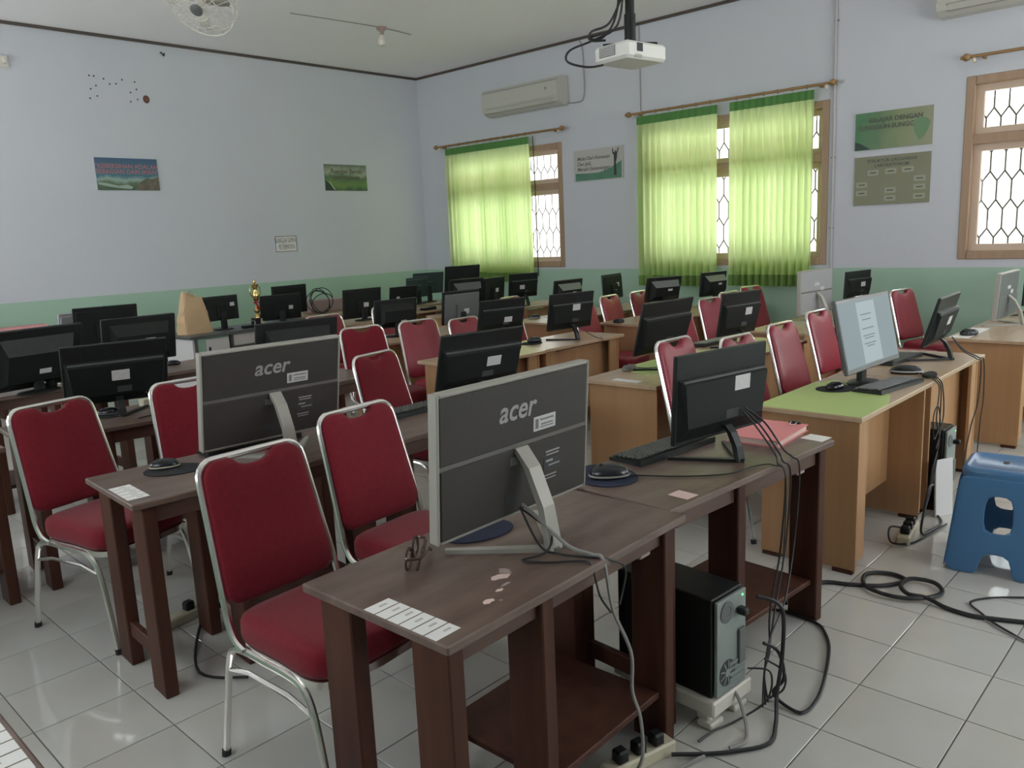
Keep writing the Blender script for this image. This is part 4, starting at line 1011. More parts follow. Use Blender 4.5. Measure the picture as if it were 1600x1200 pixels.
for k, (dx, e) in enumerate(((0.0, 2.62), (0.03, 2.66), (0.07, 2.735))):
    cable('cable', [(2.645+dx*0.4, 1.37, 0.92), (2.66+dx, 1.32, 0.86), (2.67+dx, 1.25, 0.765), (e, 1.215, 0.745), (e+0.01, 1.19, 0.70), (e-0.03, 1.185, 0.45), (e-0.16, 1.16, 0.26), (2.40, 1.13, 0.16+0.02*k), (2.34, 1.12, 0.10), (2.33-0.02*k, 1.10, 0.010)], 0.0035, 'cable', ('left', 'middle', 'right')[k]+'most of three black cables hanging from the nearest black monitor', GC)
cable('cable', [(2.20, 1.56, 0.75), (2.30, 1.42, 0.744), (2.42, 1.30, 0.744), (2.55, 1.27, 0.744), (2.60, 1.22, 0.744), (2.61, 1.18, 0.70), (2.58, 1.17, 0.40)], 0.0025, 'cable', 'mouse cable crossing the pink folder table', GC)
cable('cable', [(2.29, 1.10, 0.24), (2.335, 1.07, 0.20), (2.36, 1.06, 0.10), (2.37, 1.10, 0.02), (2.34, 0.995, 0.008), (2.45, 0.985, 0.008), (2.62, 1.025, 0.008), (2.80, 1.085, 0.008), (2.90, 1.14, 0.008), (2.96, 1.20, 0.008), (2.98, 1.33, 0.008), (2.95, 1.45, 0.008)], 0.006, 'cable', 'black cable looping on the tiles to the right table leg', GC)
cable('cable', [(2.28, 1.12, 0.40), (2.33, 1.06, 0.36), (2.345, 1.06, 0.20), (2.33, 1.07, 0.05), (2.24, 1.03, 0.008), (2.13, 1.00, 0.008), (2.03, 1.06, 0.008), (1.96, 1.12, 0.010), (1.88, 1.19, 0.02)], 0.007, 'cable', 'thick black cable from the tower plug to the floor strip', GC)
cable('cable', [(2.20, 1.165, 0.10), (2.19, 1.13, 0.07), (2.16, 1.09, 0.008), (2.09, 1.06, 0.008), (2.03, 1.08, 0.010)], 0.006, 'cable_grey', 'grey cable hanging from the white tower stand')
cable('cable', [(2.26, 1.14, 0.15), (2.30, 1.08, 0.14), (2.28, 1.08, 0.05), (2.18, 1.13, 0.008), (2.08, 1.16, 0.008), (2.00, 1.17, 0.008)], 0.0035, 'cable', 'thin black cable on the floor between tower stand and table leg', GC)
cable('cable', [(2.30, 1.10, 0.18), (2.36, 1.06, 0.12), (2.40, 1.08, 0.03), (2.36, 1.11, 0.008), (2.33, 1.09, 0.03)], 0.0035, 'cable', 'small loop of thin cable beside the tower stand', GC)
cable('floor_cable', [(3.05, 1.37, 0.009), (3.20, 1.38, 0.009), (3.34, 1.33, 0.009), (3.39, 1.23, 0.009), (3.46, 1.12, 0.009), (3.57, 1.06, 0.009), (3.60, 1.13, 0.012), (3.53, 1.21, 0.014), (3.40, 1.17, 0.016), (3.36, 1.05, 0.018), (3.41, 0.95, 0.018), (3.52, 0.90, 0.014), (3.60, 0.95, 0.018), (3.58, 1.04, 0.020), (3.48, 1.05, 0.022), (3.41, 1.00, 0.024), (3.42, 0.93, 0.022), (3.40, 0.85, 0.010), (3.39, 0.75, 0.009), (3.42, 0.66, 0.009), (3.46, 0.56, 0.009), (3.50, 0.40, 0.009), (3.58, 0.10, 0.009), (3.75, -0.5, 0.009), (4.2, -1.3, 0.009), (4.9, -2.0, 0.009), (5.2, -2.36, 0.009)], 0.0095, 'cable', 'thick black cable coiled on the white tiles by the stool', None, 7, 8)
cable('floor_cable', [(5.3, -2.3, 0.006), (4.6, -1.2, 0.006), (4.0, -0.1, 0.006), (3.80, 0.45, 0.006), (3.72, 0.60, 0.006), (3.62, 0.73, 0.006), (3.52, 0.79, 0.006), (3.44, 0.73, 0.006), (3.38, 0.67, 0.006), (3.33, 0.60, 0.006), (3.29, 0.54, 0.006), (3.22, 0.40, 0.006), (3.1, 0.0, 0.006), (3.3, -0.9, 0.006), (4.0, -1.9, 0.006), (4.4, -2.36, 0.006)], 0.0045, 'cable', 'thinner grey cable looping on the tiles at the right edge', None, 7)
cable('floor_cable', [(3.40, 0.715, 0.005), (3.34, 0.645, 0.005), (3.31, 0.58, 0.005), (3.27, 0.52, 0.005), (3.19, 0.40, 0.005), (3.05, 0.0, 0.005), (3.2, -0.95, 0.005), (3.9, -1.9, 0.005), (4.2, -2.36, 0.005)], 0.003, 'cable_grey', 'thin pale wire alongside the thinner cable at the right edge')
# cables at the aisle desks
for k in range(3):
    x = 4.46+0.03*k
    cable('cable', [(4.60, 1.36, 0.752), (4.52+0.02*k, 1.27, 0.748), (x, 1.225, 0.742), (x, 1.205, 0.70), (x-0.04+0.03*k, 1.20, 0.55), (x+0.03-0.04*k, 1.20, 0.42), (x-0.05, 1.205, 0.28), (x-0.10-0.03*k, 1.21, 0.10), (x-0.22, 1.22, 0.075)], 0.0035, 'cable', ('first', 'second', 'third')[k]+' of three tangled cables hanging from the worn keyboard', GC)
cable('cable', [(4.48, 1.20, 0.50), (4.36, 1.19, 0.46), (4.33, 1.19, 0.58), (4.42, 1.195, 0.62), (4.50, 1.20, 0.48), (4.40, 1.19, 0.40)], 0.003, 'cable', 'loose cable loop in front of the aisle desk panel', GC)
cable('cable', [(4.42, 1.20, 0.20), (4.28, 1.18, 0.22), (4.22, 1.18, 0.12), (4.16, 1.17, 0.02), (4.30, 1.15, 0.008), (4.42, 1.15, 0.008), (4.55, 1.22, 0.008)], 0.006, 'cable', 'thick cable loop above the cream power strip', GC)
cable('cable', [(4.05, 1.22, 0.07), (3.97, 1.26, 0.09), (3.93, 1.24, 0.03), (4.02, 1.18, 0.008), (4.16, 1.15, 0.008), (4.4, 1.12, 0.008)], 0.005, 'cable', 'cable curling left of the cream power strip', GC)
for k in range(2):
    cable('cable', [(5.17, 1.345, 0.88), (5.19+0.03*k, 1.29, 0.80), (5.24+0.05*k, 1.225, 0.748), (5.26+0.06*k, 1.205, 0.72), (5.22+0.12*k, 1.20, 0.50), (5.10+0.20*k, 1.20, 0.38), (5.00+0.28*k, 1.20, 0.20), (4.82+0.3*k, 1.17, 0.02)], 0.0035, 'cable', ('left', 'right')[k]+' one of two cables hanging behind the edge-on monitor', GC)
cable('cable', [(4.96, 3.97, 0.85), (5.02, 3.90, 0.78), (5.06, 3.84, 0.745), (5.08, 3.822, 0.73), (5.09, 3.80, 0.50), (5.02, 3.81, 0.20)], 0.003, 'cable', 'cable hanging before the bright topped desk', GC)
cable('cable', [(3.99, 2.83, 0.76), (4.08, 2.74, 0.744), (4.20, 2.70, 0.744), (4.30, 2.74, 0.744)], 0.0025, 'cable', 'mouse cable on the second row beech desk', GC)
cable('cable', [(1.60, 5.75, 0.745), (1.62, 5.65, 0.78), (1.60, 5.52, 0.80)], 0.004, 'cable_white', 'pale cable behind the bulky monitor at the left edge')
cable('cable', [(1.70, 4.27, 0.85), (1.78, 4.22, 0.77), (1.72, 4.18, 0.745), (1.60, 4.14, 0.745)], 0.004, 'cable', 'cable on the table behind the leftmost chair', GC)
cable('cable', [(1.28, 2.62, 0.02), (1.18, 2.80, 0.02), (1.35, 3.15, 0.012), (1.50, 3.30, 0.02), (1.75, 3.45, 0.012)], 0.006, 'cable', 'black cable on the floor under the left table', GC)

# ------------------------------------------------------------------ blue plastic stool
t = thing('plastic_stool', (4.045, 0.80, 0), R(6), 'blue plastic stool on the tiles at the right edge', 'stool')
def rsq(h, r_, n=5): return rrect(-h, -h, h, h, r_, n)
top = G().layers(rsq(0.150, 0.05), [(0.425, 1.05), (0.455, 1.06), (0.468, 1.04), (0.474, 0.99)])
obj('seat', top, M['blue'], t, True)
obj('seat_rim', G().layers(rsq(0.150, 0.05), [(0.4735, 0.99), (0.4755, 0.975), (0.4755, 0.90), (0.4742, 0.885)]), M['blue'], t, True)
obj('hand_hole', G().layers(rrect(-0.022, -0.012, 0.022, 0.012, 0.008), [(0.4750, 1), (0.4765, 0.95)]), M['ink'], t)
# four splayed corner legs joined by arched sides with a window
def q3(u_, z, out=0.0):
    # corner-to-corner coordinate u_ in [-1,1] along one side at height z
    k = 0.158+(0.44-z)/0.44*0.045+out
    return u_*k, -k, z
for s in range(4):
    Tz = Matrix.Rotation(s*PI/2, 4, 'Z')
    cols = [-1.0, -0.72, -0.5, -0.3, 0.0, 0.3, 0.5, 0.72, 1.0]
    zs = [0.44, 0.39, 0.36, 0.28, 0.20, 0.15, 0.10, 0.0]
    arch = {}
    g = G(); v = []; f = []
    for i, z in enumerate(zs):
        for j, u_ in enumerate(cols): 
            p = q3(u_, z); v.append(p)
    nc = len(cols)
    for i in range(len(zs)-1):
        for j in range(nc-1):
            mid = (cols[j]+cols[j+1])/2; zm = (zs[i]+zs[i+1])/2
            if abs(mid) < 0.3 and 0.20 < zm < 0.36: continue        # window in the side panel
            if abs(mid) < 0.3 and zm < 0.10: continue                # open arch between the feet
            f.append((i*nc+j, (i+1)*nc+j, (i+1)*nc+j+1, i*nc+j+1))
    g.add(v, f, Tz)
    o = obj('leg_panel', g, M['blue'], t)
    md = o.modifiers.new('thick', 'SOLIDIFY'); md.thickness = 0.006; md.offset = 0
    bv = o.modifiers.new('round', 'SUBSURF'); bv.levels = 1; bv.render_levels = 1

# ------------------------------------------------------------------ wall things: rods, curtains, boards, air conditioners
def rod(y0, y1, z, label):
    xr = XR-0.085
    t = thing('curtain_rod', (xr, (y0+y1)/2, z), 0, label, 'curtain rod', 'curtain rods')
    h = (y1-y0)/2
    obj('pole', G().tube([(0, -h, 0), (0, h, 0)], 0.014, 10), M['brass'], t, True)
    for s in (-1, 1):
        obj('finial', G().lathe([(0.014, 0), (0.026, 0.01), (0.034, 0.03), (0.030, 0.05), (0.014, 0.062), (0.018, 0.075), (0.004, 0.085)], 12, T3(0, s*h, 0) @ Matrix.Rotation(R(-90*s), 4, 'X')), M['brass'], t, True)
        b = obj('bracket', G().box((0.043, s*(h-0.10), -0.012), (0.084, 0.02, 0.03), None, 0.005), M['brass'], t)
        obj('knob', G().lathe([(0.004, 0), (0.014, 0.008), (0.016, 0.025), (0.010, 0.045), (0.003, 0.05)], 10, T3(0, s*(h-0.03), -0.055)), M['glossy_knob'], t, True)
    return t
rod(6.86, 9.20, 2.885, 'brass curtain rod over the far window')
rod(3.39, 5.76, 2.915, 'brass curtain rod over the middle window with two wide curtains')
rod(-0.30, 2.14, 2.945, 'brass curtain rod over the bare window at the right edge')

def curtain(y0, y1, z0, z1, folds, amp, seed, label, flare=0.0):
    rnd = random.Random(seed)
    t = thing('curtain', (XR-0.085, (y0+y1)/2, 0), 0, label, 'curtain', 'lime green curtains')
    n = folds*8; ph = [rnd.uniform(-0.6, 0.6) for _ in range(folds+2)]; am = [rnd.uniform(0.45, 1.15) for _ in range(folds+2)]
    W_ = y1-y0
    def pt(i, z, k):
        u_ = i/n; j = u_*folds; a = int(j); fr = j-a
        A = amp*(am[a]*(1-fr)+am[a+1]*fr)
        dx = A*math.sin(2*PI*j+ph[a]*(1-fr)+ph[a+1]*fr)*k
        return (dx, (u_-0.5)*W_*(1+flare*(z1-z)/(z1-z0)), z)
    zs = [z1-0.09, z1-0.14, z1-0.25, z1-0.5, (z0+z1)/2, z0+0.5, z0+0.2, z0]
    ks = [0.18, 0.42, 0.7, 0.9, 1.0, 1.0, 1.0, 1.0]
    g = G(); v = []; f = []
    for z, k in zip(zs, ks):
        for i in range(n+1): v.append(pt(i, z, k))
    for r_ in range(len(zs)-1):
        for i in range(n): f.append((r_*(n+1)+i, (r_+1)*(n+1)+i, (r_+1)*(n+1)+i+1, r_*(n+1)+i+1))
    g.add(v, f); obj('cloth', g, M['curtain'], t, True)
    g = G(); v = []; f = []
    for z in (z1, z1-0.045, z1-0.092):
        for i in range(n+1):
            p = pt(i, z, 0.18); v.append((p[0]-0.004, p[1], p[2]))
    for r_ in range(2):
        for i in range(n): f.append((r_*(n+1)+i, (r_+1)*(n+1)+i, (r_+1)*(n+1)+i+1, r_*(n+1)+i+1))
    g.add(v, f); hd = obj('heading_band', g, M['curtain_head'], t, True)
    g = G(); v = []; f = []
    for z in (z0+0.12, z0-0.002):
        for i in range(n+1):
            p = pt(i, z, 1.0); v.append((p[0]-0.004, p[1], p[2]))
    for i in range(n): f.append((i, n+1+i, n+2+i, i+1))
    g.add(v, f); obj('hem_band', g, M['curtain_hem'], t, True)
    nh = max(3, folds//2)
    for k in range(nh):
        y = -W_/2+W_*(k+0.5)/nh
        obj('hook_ring', G().tube([(0.021*math.cos(2*PI*q/12), y, z1+0.036+0.021*math.sin(2*PI*q/12)) for q in range(12)], 0.003, 5, None, True), M['brass'], t, True)
    return t
curtain(8.28, 9.04, 0.94, 2.845, 9, 0.032, 1, 'lime curtain, left and paler half at the far window')
cu2 = curtain(7.40, 8.30, 0.93, 2.845, 15, 0.030, 2, 'lime curtain, right and greener half at the far window')
obj('pull_cord', G().tube([(0.04, -0.49, 2.85), (0.055, -0.49, 2.0), (0.055, -0.49, 1.0)], 0.007, 6), M['cable'], cu2)
curtain(4.62, 5.68, 0.90, 2.875, 12, 0.034, 3, 'left wide lime curtain of the middle window')
curtain(3.54, 4.47, 0.91, 2.875, 12, 0.034, 4, 'right wide lime curtain of the middle window')

def board_right(name, y0, y1, z0, z1, mt, label, cat='poster', th=0.012):
    """flat board on the window wall; local x runs to the reader's right"""
    t = thing(name, (XR-th/2-0.001, (y0+y1)/2, (z0+z1)/2), R(-90), label, cat)
    W_, H_ = y1-y0, z1-z0
    obj('panel', G().box((0, 0, 0), (W_, th, H_)), mt, t)
    return t, W_, H_
def board_far(name, x0, x1, z0, z1, mt, label, cat='poster', th=0.012):
    t = thing(name, ((x0+x1)/2, YF-th/2-0.001, (z0+z1)/2), 0, label, cat)
    W_, H_ = x1-x0, z1-z0
    obj('panel', G().box((0, 0, 0), (W_, th, H_)), mt, t)
    return t, W_, H_
def shape(parent, name, poly, mt, y=-0.0075, h=0.001):
    g = G(); n = len(poly); v = [(x, y, z) for x, z in poly]+[(x, y-h, z) for x, z in poly]
    g.add(v, [tuple(range(n)), tuple(range(n, 2*n))[::-1]]+[(i, n+i, n+(i+1) % n, (i+1) % n) for i in range(n)])
    return obj(name, g, mt, parent)
pm = print_mat('blue_scene_print', [(0.0, (0.04, 0.09, 0.04)), (0.22, (0.10, 0.16, 0.08)), (0.34, (0.30, 0.42, 0.36)), (0.46, (0.05, 0.17, 0.22)), (0.75, (0.05, 0.14, 0.20)), (1.0, (0.04, 0.10, 0.20))], 'Z', 7, 0.30, (-0.18, 0.18))
t, W_, H_ = board_far('poster', 3.625, 4.32, 2.265, 2.62, pm, 'blue sea and mountain poster with reddish lettering on the far wall')
tx = mat('poster_red_text', (0.42, 0.17, 0.20), 0.6)
text('lettering', '"KEBERSIHAN ADALAH', 0.068, tx, t, T3(0.0, -0.0075, 0.085) @ ROTB, bold=0.001)
text('lettering', 'SEBAGIAN DARI IMAN"', 0.068, tx, t, T3(0.0, -0.0075, 0.025) @ ROTB, bold=0.001)
shape(t, 'picture_hill', [(0.05, -0.175), (0.345, -0.175), (0.345, -0.02), (0.27, -0.05), (0.2, -0.04), (0.12, -0.09)], mat('hill_print', (0.10, 0.10, 0.07), 0.5, noise=((14, 14, 14), 0.8, (0.22, 0.18, 0.12))))
shape(t, 'picture_surf', [(-0.34, -0.09), (-0.25, -0.10), (-0.12, -0.13), (-0.02, -0.115), (0.04, -0.14), (0.02, -0.165), (-0.10, -0.155), (-0.22, -0.14), (-0.34, -0.115)], mat('surf_print', (0.34, 0.42, 0.36), 0.5), -0.0076)

pm = print_mat('green_scene_print', [(0.0, (0.05, 0.09, 0.06)), (0.25, (0.16, 0.27, 0.08)), (0.5, (0.10, 0.18, 0.09)), (0.7, (0.38, 0.42, 0.32)), (1.0, (0.14, 0.18, 0.13))], 'Z', 6, 0.5, (-0.18, 0.18))
t, W_, H_ = board_far('poster', 6.63, 7.34, 2.285, 2.64, pm, 'green leafy poster with two brown lines beside the far corner')
tx = mat('poster_brown_text', (0.13, 0.115, 0.09), 0.6)
text('lettering', 'Ruangan Bersih', 0.085, tx, t, T3(0.01, -0.0075, 0.085) @ ROTB, bold=0.002)
text('lettering', 'Hati Nyaman', 0.085, tx, t, T3(0.01, -0.0075, 0.0) @ ROTB, bold=0.002)
shape(t, 'dark_slope', [(-0.353, -0.176), (-0.20, -0.176), (-0.28, -0.09), (-0.353, -0.04)], mat('slope_print', (0.03, 0.045, 0.04), 0.5))
shape(t, 'leaf_stroke', [(-0.30, -0.06), (-0.28, -0.055), (-0.19, -0.165), (-0.22, -0.165)], mat('leaf_print', (0.34, 0.46, 0.26), 0.5), -0.0087)

# paper notice
t, W_, H_ = board_far('notice', 5.765, 6.105, 1.475, 1.695, M['white'], 'white handwritten notice in a black border on the far wall', 'notice', 0.003)
for n_, c, d in (('border', (0, -0.002, H_/2-0.01), (W_-0.01, 0.001, 0.008)), ('border', (0, -0.002, -H_/2+0.01), (W_-0.01, 0.001, 0.008)), ('border', (-W_/2+0.01, -0.002, 0), (0.008, 0.001, H_-0.012)), ('border', (W_/2-0.01, -0.002, 0), (0.008, 0.001, H_-0.012))):
    obj(n_, G().box(c, d), M['ink'], t)
text('lettering', 'BUANGLAH SAMPAH', 0.10, M['ink_grey'], t, T3(0, -0.003, 0.042) @ Matrix.Diagonal((0.34, 1, 1, 1)) @ ROTB, shear=0.03)
text('lettering', 'PD TEMPATNYA', 0.10, M['ink_grey'], t, T3(0.01, -0.003, -0.045) @ Matrix.Diagonal((0.34, 1, 1, 1)) @ ROTB, shear=0.03)

# slogan board on the window wall
cream_p = mat('board_cream', (0.50, 0.49, 0.46), 0.5); green_p = mat('board_green', (0.085, 0.22, 0.14), 0.5, noise=((6, 6, 6), 0.4, (0.13, 0.27, 0.18)))
t, W_, H_ = board_right('slogan_board', 5.93, 6.70, 2.20, 2.59, cream_p, 'white slogan board with green hills and a cheering figure, window wall', 'poster')
shape(t, 'green_hills', [(-0.36, -0.185), (0.36, -0.185), (0.36, 0.02), (0.30, -0.01), (0.18, -0.06), (0.02, -0.10), (-0.15, -0.10), (-0.36, -0.09)], green_p)
fg = mat('figure_print', (0.03, 0.045, 0.04), 0.5)
shape(t, 'cheering_figure', [(0.245, -0.15), (0.285, -0.15), (0.275, 0.0), (0.292, 0.06), (0.295, 0.10), (0.315, 0.145), (0.32, 0.175), (0.308, 0.175), (0.298, 0.14), (0.283, 0.118), (0.282, 0.140), (0.262, 0.140), (0.260, 0.118), (0.240, 0.125), (0.234, 0.17), (0.222, 0.17), (0.224, 0.112), (0.246, 0.09), (0.248, 0.0)], fg, -0.0087)
tx = mat('board_text', (0.16, 0.145, 0.13), 0.6)
text('lettering', 'Mulai Dari Kemauan', 0.062, tx, t, T3(-0.33, -0.0075, 0.085) @ ROTB, 'LEFT', shear=0.25, bold=0.001)
text('lettering', 'Dan Jadi,', 0.062, tx, t, T3(-0.33, -0.0075, 0.020) @ ROTB, 'LEFT', shear=0.25, bold=0.001)
text('lettering', 'Meraih Kemenangan', 0.062, tx, t, T3(-0.33, -0.0075, -0.045) @ ROTB, 'LEFT', shear=0.25, bold=0.001)

pm = print_mat('green_board_print', [(0.0, (0.06, 0.20, 0.08)), (0.3, (0.10, 0.20, 0.09)), (0.6, (0.22, 0.27, 0.13)), (1.0, (0.30, 0.31, 0.20))], 'X', 5, 0.45, (-0.35, 0.35))
t, W_, H_ = board_right('poster', 2.445, 3.15, 2.24, 2.59, pm, 'green poster with dark lettering and a leaf, upper one on the window wall')
tx = mat('dim_text', (0.10, 0.11, 0.085), 0.6)
text('lettering', 'BELAJAR DENGAN', 0.06, tx, t, T3(0.02, -0.0075, 0.095) @ ROTB, bold=0.002)
text('lettering', 'SUNGGUH-SUNGGUH', 0.06, tx, t, T3(-0.02, -0.0075, 0.030) @ ROTB, bold=0.002)
shape(t, 'leaf', [(0.24, -0.13), (0.20, -0.05), (0.18, 0.03), (0.20, 0.07), (0.25, 0.075), (0.30, 0.07), (0.335, 0.03), (0.31, -0.05), (0.27, -0.11)], mat('leaf2', (0.15, 0.27, 0.14), 0.5))
shape(t, 'dark_corner', [(-0.35, -0.173), (-0.20, -0.173), (-0.30, -0.11), (-0.35, -0.09)], mat('corner2', (0.03, 0.06, 0.045), 0.5))
ol = mat('olive_board', (0.235, 0.235, 0.15), 0.55, noise=((5, 5, 5), 0.4, (0.28, 0.28, 0.21)))
t, W_, H_ = board_right('organisation_chart', 2.445, 3.145, 1.71, 2.175, ol, 'olive board with small name boxes, lower one on the window wall', 'poster')
text('lettering', 'STRUKTUR ORGANISASI', 0.042, tx, t, T3(0, -0.0075, 0.185) @ ROTB, bold=0.001)
text('lettering', 'LABORATORIUM', 0.042, tx, t, T3(0, -0.0075, 0.14) @ ROTB, bold=0.001)
bx = mat('name_box', (0.36, 0.36, 0.27), 0.6)
for (x, z) in ((-0.17, 0.075), (-0.005, 0.08), (0.15, 0.085), (-0.275, -0.035), (-0.275, -0.115), (0.26, -0.005), (0.26, -0.085), (-0.005, -0.10), (-0.005, -0.175), (0.26, -0.17)):
    n_ = obj('name_box', G().box((x, -0.0068, z), (0.105, 0.0016, 0.052)), bx, t)
    obj('name_line', G().box((x, -0.0078, z), (0.06, 0.0006, 0.012)), tx, n_)

# air conditioners
def aircon(yc, z, W_, label, scale=1.0):
    t = thing('air_conditioner', (XR, yc, z), 0, label, 'air conditioner', 'wall air conditioners')
    prof = [(0, 0.15), (-0.10, 0.155), (-0.165, 0.14), (-0.19, 0.10), (-0.198, 0.0), (-0.195, -0.07), (-0.17, -0.12), (-0.10, -0.155), (0, -0.16)]
    prof = [(x*scale, zz*scale) for x, zz in prof]
    g = G(); n = len(prof); h = W_/2
    v = [(x-0.003, -h, zz) for x, zz in prof]+[(x-0.003, h, zz) for x, zz in prof]
    g.add(v, [tuple(range(n)), tuple(range(n, 2*n))[::-1]]+[(i, n+i, n+(i+1) % n, (i+1) % n) for i in range(n)])
    obj('body', g, M['ac'], t)
    obj('front_panel', G().box((-0.197*scale, 0, 0.015*scale), (0.012, W_*0.985, 0.16*scale), None, 0.004), M['ac'], t)
    obj('upper_groove', G().box((-0.188*scale, 0, 0.106*scale), (0.014, W_*0.98, 0.008)), M['ac_shadow'], t)
    l_ = obj('louver', G().box((-0.178*scale, 0, -0.105*scale), (0.010, W_*0.86, 0.05*scale), T3(-0.178*scale, 0, -0.105*scale) @ Matrix.Rotation(R(-35), 4, 'Y') @ T3(0.178*scale, 0, 0.105*scale), 0.003), M['ac'], t)
    obj('louver_slot', G().box((-0.172*scale, 0, -0.105*scale), (0.010, W_*0.88, 0.066*scale), T3(-0.172*scale, 0, -0.105*scale) @ Matrix.Rotation(R(-35), 4, 'Y') @ T3(0.172*scale, 0, 0.105*scale)), M['ac_shadow'], t)
    obj('display', G().box((-0.2045*scale, -h*0.72, 0.03*scale), (0.003, 0.03, 0.035)), M['ac_shadow'], t)
    return t
aircon(7.44, 3.345, 1.34, 'white air conditioner above the far curtained window', 1.12)
aircon(1.72, 3.49, 1.38, 'white air conditioner cut by the top right corner', 1.12)
cable('wall_cable', [(XR-0.012, 6.58, 3.93), (XR-0.010, 6.52, 3.80), (XR-0.010, 6.50, 3.40), (XR-0.010, 6.52, 3.22), (XR-0.010, 6.60, 3.18), (XR-0.02, 6.80, 3.19)], 0.008, 'cable_grey', 'grey cable from the ceiling down to the far air conditioner')
cable('wall_cable', [(XR-0.010, 5.68, 3.90), (XR-0.010, 5.67, 3.4), (XR-0.010, 5.67, 2.95)], 0.006, 'cable_grey', 'thin vertical cable on the wall above the left wide curtain')
t = thing('wall_pipe', (XR-0.016, 3.355, 0), 0, 'pale vertical conduit on the wall right of the wide curtains', 'pipe')
obj('tube', G().tube([(0, 0, 1.10), (0, 0.005, 2.4), (0, 0.02, 3.92)], 0.014, 8), M['cable_white'], t, True)
for z in (1.5, 2.2, 2.9, 3.5): obj('clip', G().box((0.004, 0.008, z), (0.02, 0.045, 0.014)), M['ac_shadow'], t)

# marks on the far wall
PLUG = ['topmost left', 'second in the top row', 'third in the top row', 'fifth in the top row', 'left one of the middle pair', 'right one of the middle pair', 'top right end of cluster', 'right column second down', 'right column third down', 'lowest at the right', 'next to the brown hole', 'left column second down', 'beside the left column second', 'lowest in the left corner', 'beside the lowest left one']
for k, (x, z) in enumerate([(3.69, 3.49), (3.74, 3.49), (3.84, 3.47), (4.04, 3.48), (3.90, 3.42), (3.97, 3.43), (4.18, 3.47), (4.19, 3.39), (4.12, 3.35), (4.11, 3.25), (4.19, 3.28), (3.69, 3.35), (3.75, 3.39), (3.67, 3.25), (3.75, 3.28)]):
    o = obj('wall_plug', G().lathe([(0.009, 0), (0.008, 0.005), (0.004, 0.008)], 8, Matrix.Rotation(R(90), 4, 'X')), M['ink'])
    o.location = (x, YF-0.001, z); tag(o, 'small dark wall plug, %s above the blue poster' % PLUG[k], 'wall plug', 'dark plugs left in the far wall')
g = G().lathe([(0.045, 0), (0.040, 0.012), (0.025, 0.016)], 14, Matrix.Rotation(R(90), 4, 'X'), 0.85, 1)
o = obj('plaster_hole', g, M['dirt'], None, True); o.location = (4.29, YF-0.001, 3.29); tag(o, 'round brown broken spot in the far wall plaster', 'hole')
t = thing('wall_bracket', (2.865, YF-0.02, 3.54), 0, 'white wall fitting high on the far wall at the left edge', 'bracket')
obj('plate', G().box((0, 0.01, 0), (0.10, 0.016, 0.12), None, 0.006), M['pvc'], t); obj('arm', G().box((0, -0.03, 0.0), (0.04, 0.07, 0.05), None, 0.008), M['pvc'], t)
o = obj('wall_hook', G().tube(smooth_path([(0, 0, 0), (0, -0.03, -0.01), (0.02, -0.035, -0.04), (0.03, -0.03, -0.01)], 4), 0.008, 6), M['ink'], None, True); o.location = (4.52, YF-0.002, 3.83); tag(o, 'dark bent hook just below the ceiling on the far wall', 'hook')

# projector on a ceiling pole
t = thing('projector', (3.70, 2.56, 2.47), R(-8), 'white ceiling projector on a black pole with hanging cables', 'projector')
obj('body', G().box((0, 0, 0), (0.30, 0.24, 0.085), None, 0.014), M['proj'], t)
vt = obj('vent', G().box((-0.152, 0.02, 0.008), (0.004, 0.11, 0.05)), M['ridge'], t)
for k in range(6): obj('vent_slat', G().box((-0.155, 0.02, -0.012+0.008*k), (0.004, 0.11, 0.003)), M['proj'], vt)
obj('port_panel', G().box((-0.06, -0.1215, 0.012), (0.04, 0.004, 0.04)), M['ink'], t)
obj('label_plate', G().box((-0.07, -0.118, -0.030), (0.05, 0.006, 0.014)), M['silver'], t)
obj('lens', G().lathe([(0.035, 0), (0.035, 0.02), (0.028, 0.02), (0.026, 0.005)], 16, T3(0.06, 0.12, 0.0) @ Matrix.Rotation(R(-90), 4, 'X')), M['mouse_black'], t, True)
obj('mount_plate', G().box((0.0, 0, 0.052), (0.12, 0.12, 0.014), None, 0.003), M['black'], t)
for k in range(4):
    a = R(45+90*k); obj('mount_arm', G().tube([(0.02*math.cos(a), 0.02*math.sin(a), 0.06), (0.16*math.cos(a), 0.12*math.sin(a), 0.055)], 0.006, 6), M['black'], t)
obj('pole', G().tube([(0, 0, 0.05), (0, 0, 0.20)], 0.030, 12).tube([(0, 0, 0.18), (0, 0, 1.455)], 0.024, 12), M['black'], t, True)
obj('ceiling_plate', G().box((0, 0, 1.46), (0.14, 0.14, 0.012), None, 0.002), M['black'], t)
for k, q in enumerate(([(-0.03, 0, 1.4), (-0.05, 0, 0.55), (-0.045, 0, 0.35), (-0.06, 0.03, 0.15), (-0.16, 0.10, 0.08), (-0.27, 0.17, 0.03), (-0.30, 0.16, -0.03), (-0.22, 0.10, -0.06), (-0.14, 0.06, -0.05)],
                       [(0.0, 0.03, 1.4), (-0.04, 0.03, 0.45), (-0.06, 0.04, 0.2), (-0.12, 0.08, 0.09), (-0.18, 0.12, 0.09), (-0.15, 0.02, 0.10)],
                       [(-0.02, 0.03, 0.3), (-0.09, 0.06, 0.16), (-0.17, 0.11, 0.12), (-0.20, 0.09, 0.07), (-0.13, 0.05, 0.07)])):
    obj('cable', G().tube(smooth_path(q, 5), 0.006, 6), M['cable'], t, True)

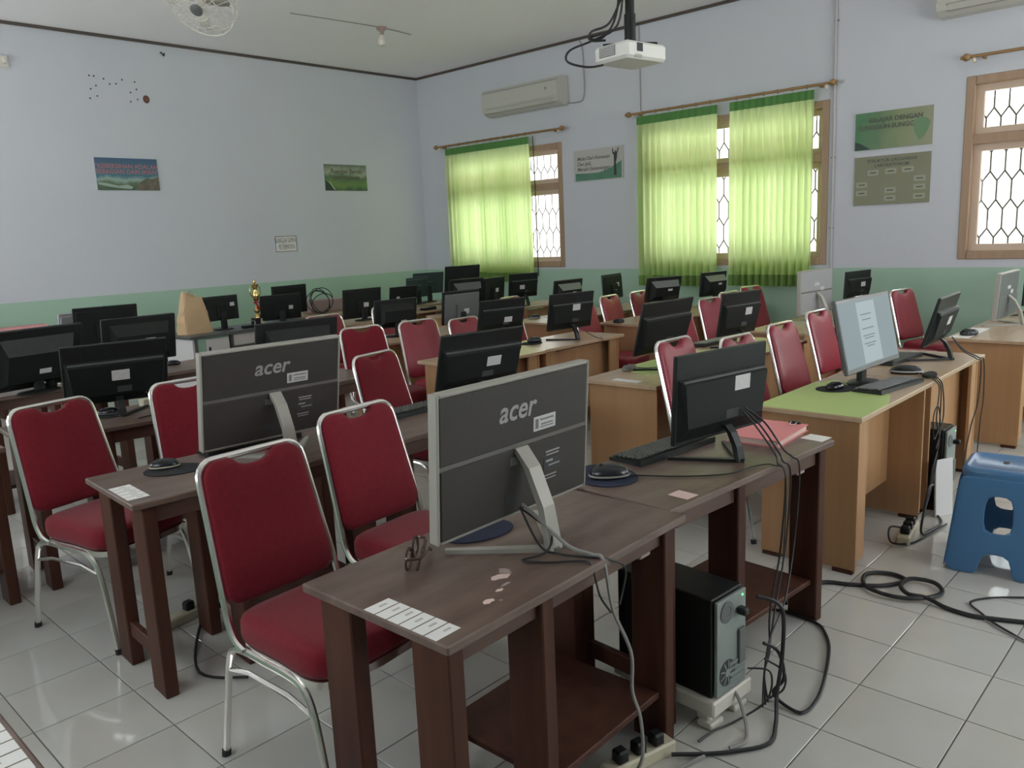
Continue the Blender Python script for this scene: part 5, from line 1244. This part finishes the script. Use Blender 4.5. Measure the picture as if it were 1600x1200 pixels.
# orbit fan under the ceiling
n_ = Vector((-0.62, -0.30, -0.72)).normalized()
fc = Vector((3.50, 6.66, 3.565))
zq = n_; xq = Vector((0, 0, 1)).cross(zq).normalized(); yq = zq.cross(xq)
MF = Matrix((xq, yq, zq)).transposed().to_4x4()
t = thing('ceiling_fan', fc, 0, 'white caged orbit fan hanging from the ceiling', 'fan')
RF = 0.285
for r_, z in ((RF, 0.03), (RF, -0.05), (RF*0.62, 0.085), (0.10, 0.10)):
    obj('cage_ring', G().tube([MF @ Vector((r_*math.cos(2*PI*k/32), r_*math.sin(2*PI*k/32), z)) for k in range(32)], 0.006 if r_ > 0.25 else 0.003, 6, None, True), M['pvc'], t, True)
for k in range(28):
    a = 2*PI*k/28
    pts = [MF @ Vector((q*math.cos(a), q*math.sin(a), z)) for q, z in ((0.06, 0.105), (RF*0.62, 0.085), (RF*0.93, 0.05), (RF, 0.03), (RF, -0.05), (RF*0.8, -0.11), (0.13, -0.14))]
    obj('cage_wire', G().tube(pts, 0.0022, 4), M['pvc'], t)
obj('centre_badge', G().lathe([(0.05, 0.10), (0.052, 0.112), (0.03, 0.120), (0.005, 0.122)], 16, MF), M['ridge'], t, True)
for k in range(3):
    Tk = MF @ Matrix.Rotation(2*PI*k/3, 4, 'Z'); v = []
    for q, w_, tw in ((0.05, 0.035, 0.5), (0.13, 0.075, 0.42), (0.21, 0.085, 0.34), (0.25, 0.045, 0.3)):
        for s in (-1, 1): v.append((q, s*w_, s*w_*tw))
    o_ = obj('blade', G().add(v, [(0, 2, 3, 1), (2, 4, 5, 3), (4, 6, 7, 5)], Tk), M['ac'], t, True)
    o_.modifiers.new('thick', 'SOLIDIFY').thickness = 0.004
obj('motor', G().lathe([(0.03, -0.28), (0.085, -0.27), (0.095, -0.16), (0.085, -0.10), (0.03, -0.06), (0.03, 0.10)], 16, MF), M['pvc'], t, True)
mt_ = MF @ Vector((0, 0, -0.25))
obj('stem', G().tube([mt_, (mt_.x, mt_.y, ZC-fc.z-0.02)], 0.022, 10), M['taupe'], t, True)
obj('ceiling_cup', G().lathe([(0.03, -0.10), (0.08, -0.03), (0.085, 0.0)], 16, T3(mt_.x, mt_.y, ZC-fc.z)), M['pvc'], t, True)

# bulb and its wire on the ceiling
t = thing('light_bulb', (6.14, 7.62, ZC), 0, 'small bare bulb in a ceiling socket near the far corner', 'lamp')
obj('socket', G().lathe([(0.055, 0), (0.06, -0.015), (0.05, -0.03), (0.024, -0.05), (0.024, -0.085)][::-1], 14), M['taupe'], t, True)
obj('bulb', G().lathe([(0.022, -0.08), (0.030, -0.10), (0.050, -0.14), (0.052, -0.165), (0.036, -0.195), (0.006, -0.205)][::-1], 14), M['pvc'], t, True)
cable('ceiling_wire', [(5.03, 7.72, ZC-0.004), (5.6, 7.66, ZC-0.004), (6.14, 7.62, ZC-0.006), (6.62, 7.68, ZC-0.004)], 0.005, 'cable_grey', 'thin wire running along the ceiling to the bare bulb')
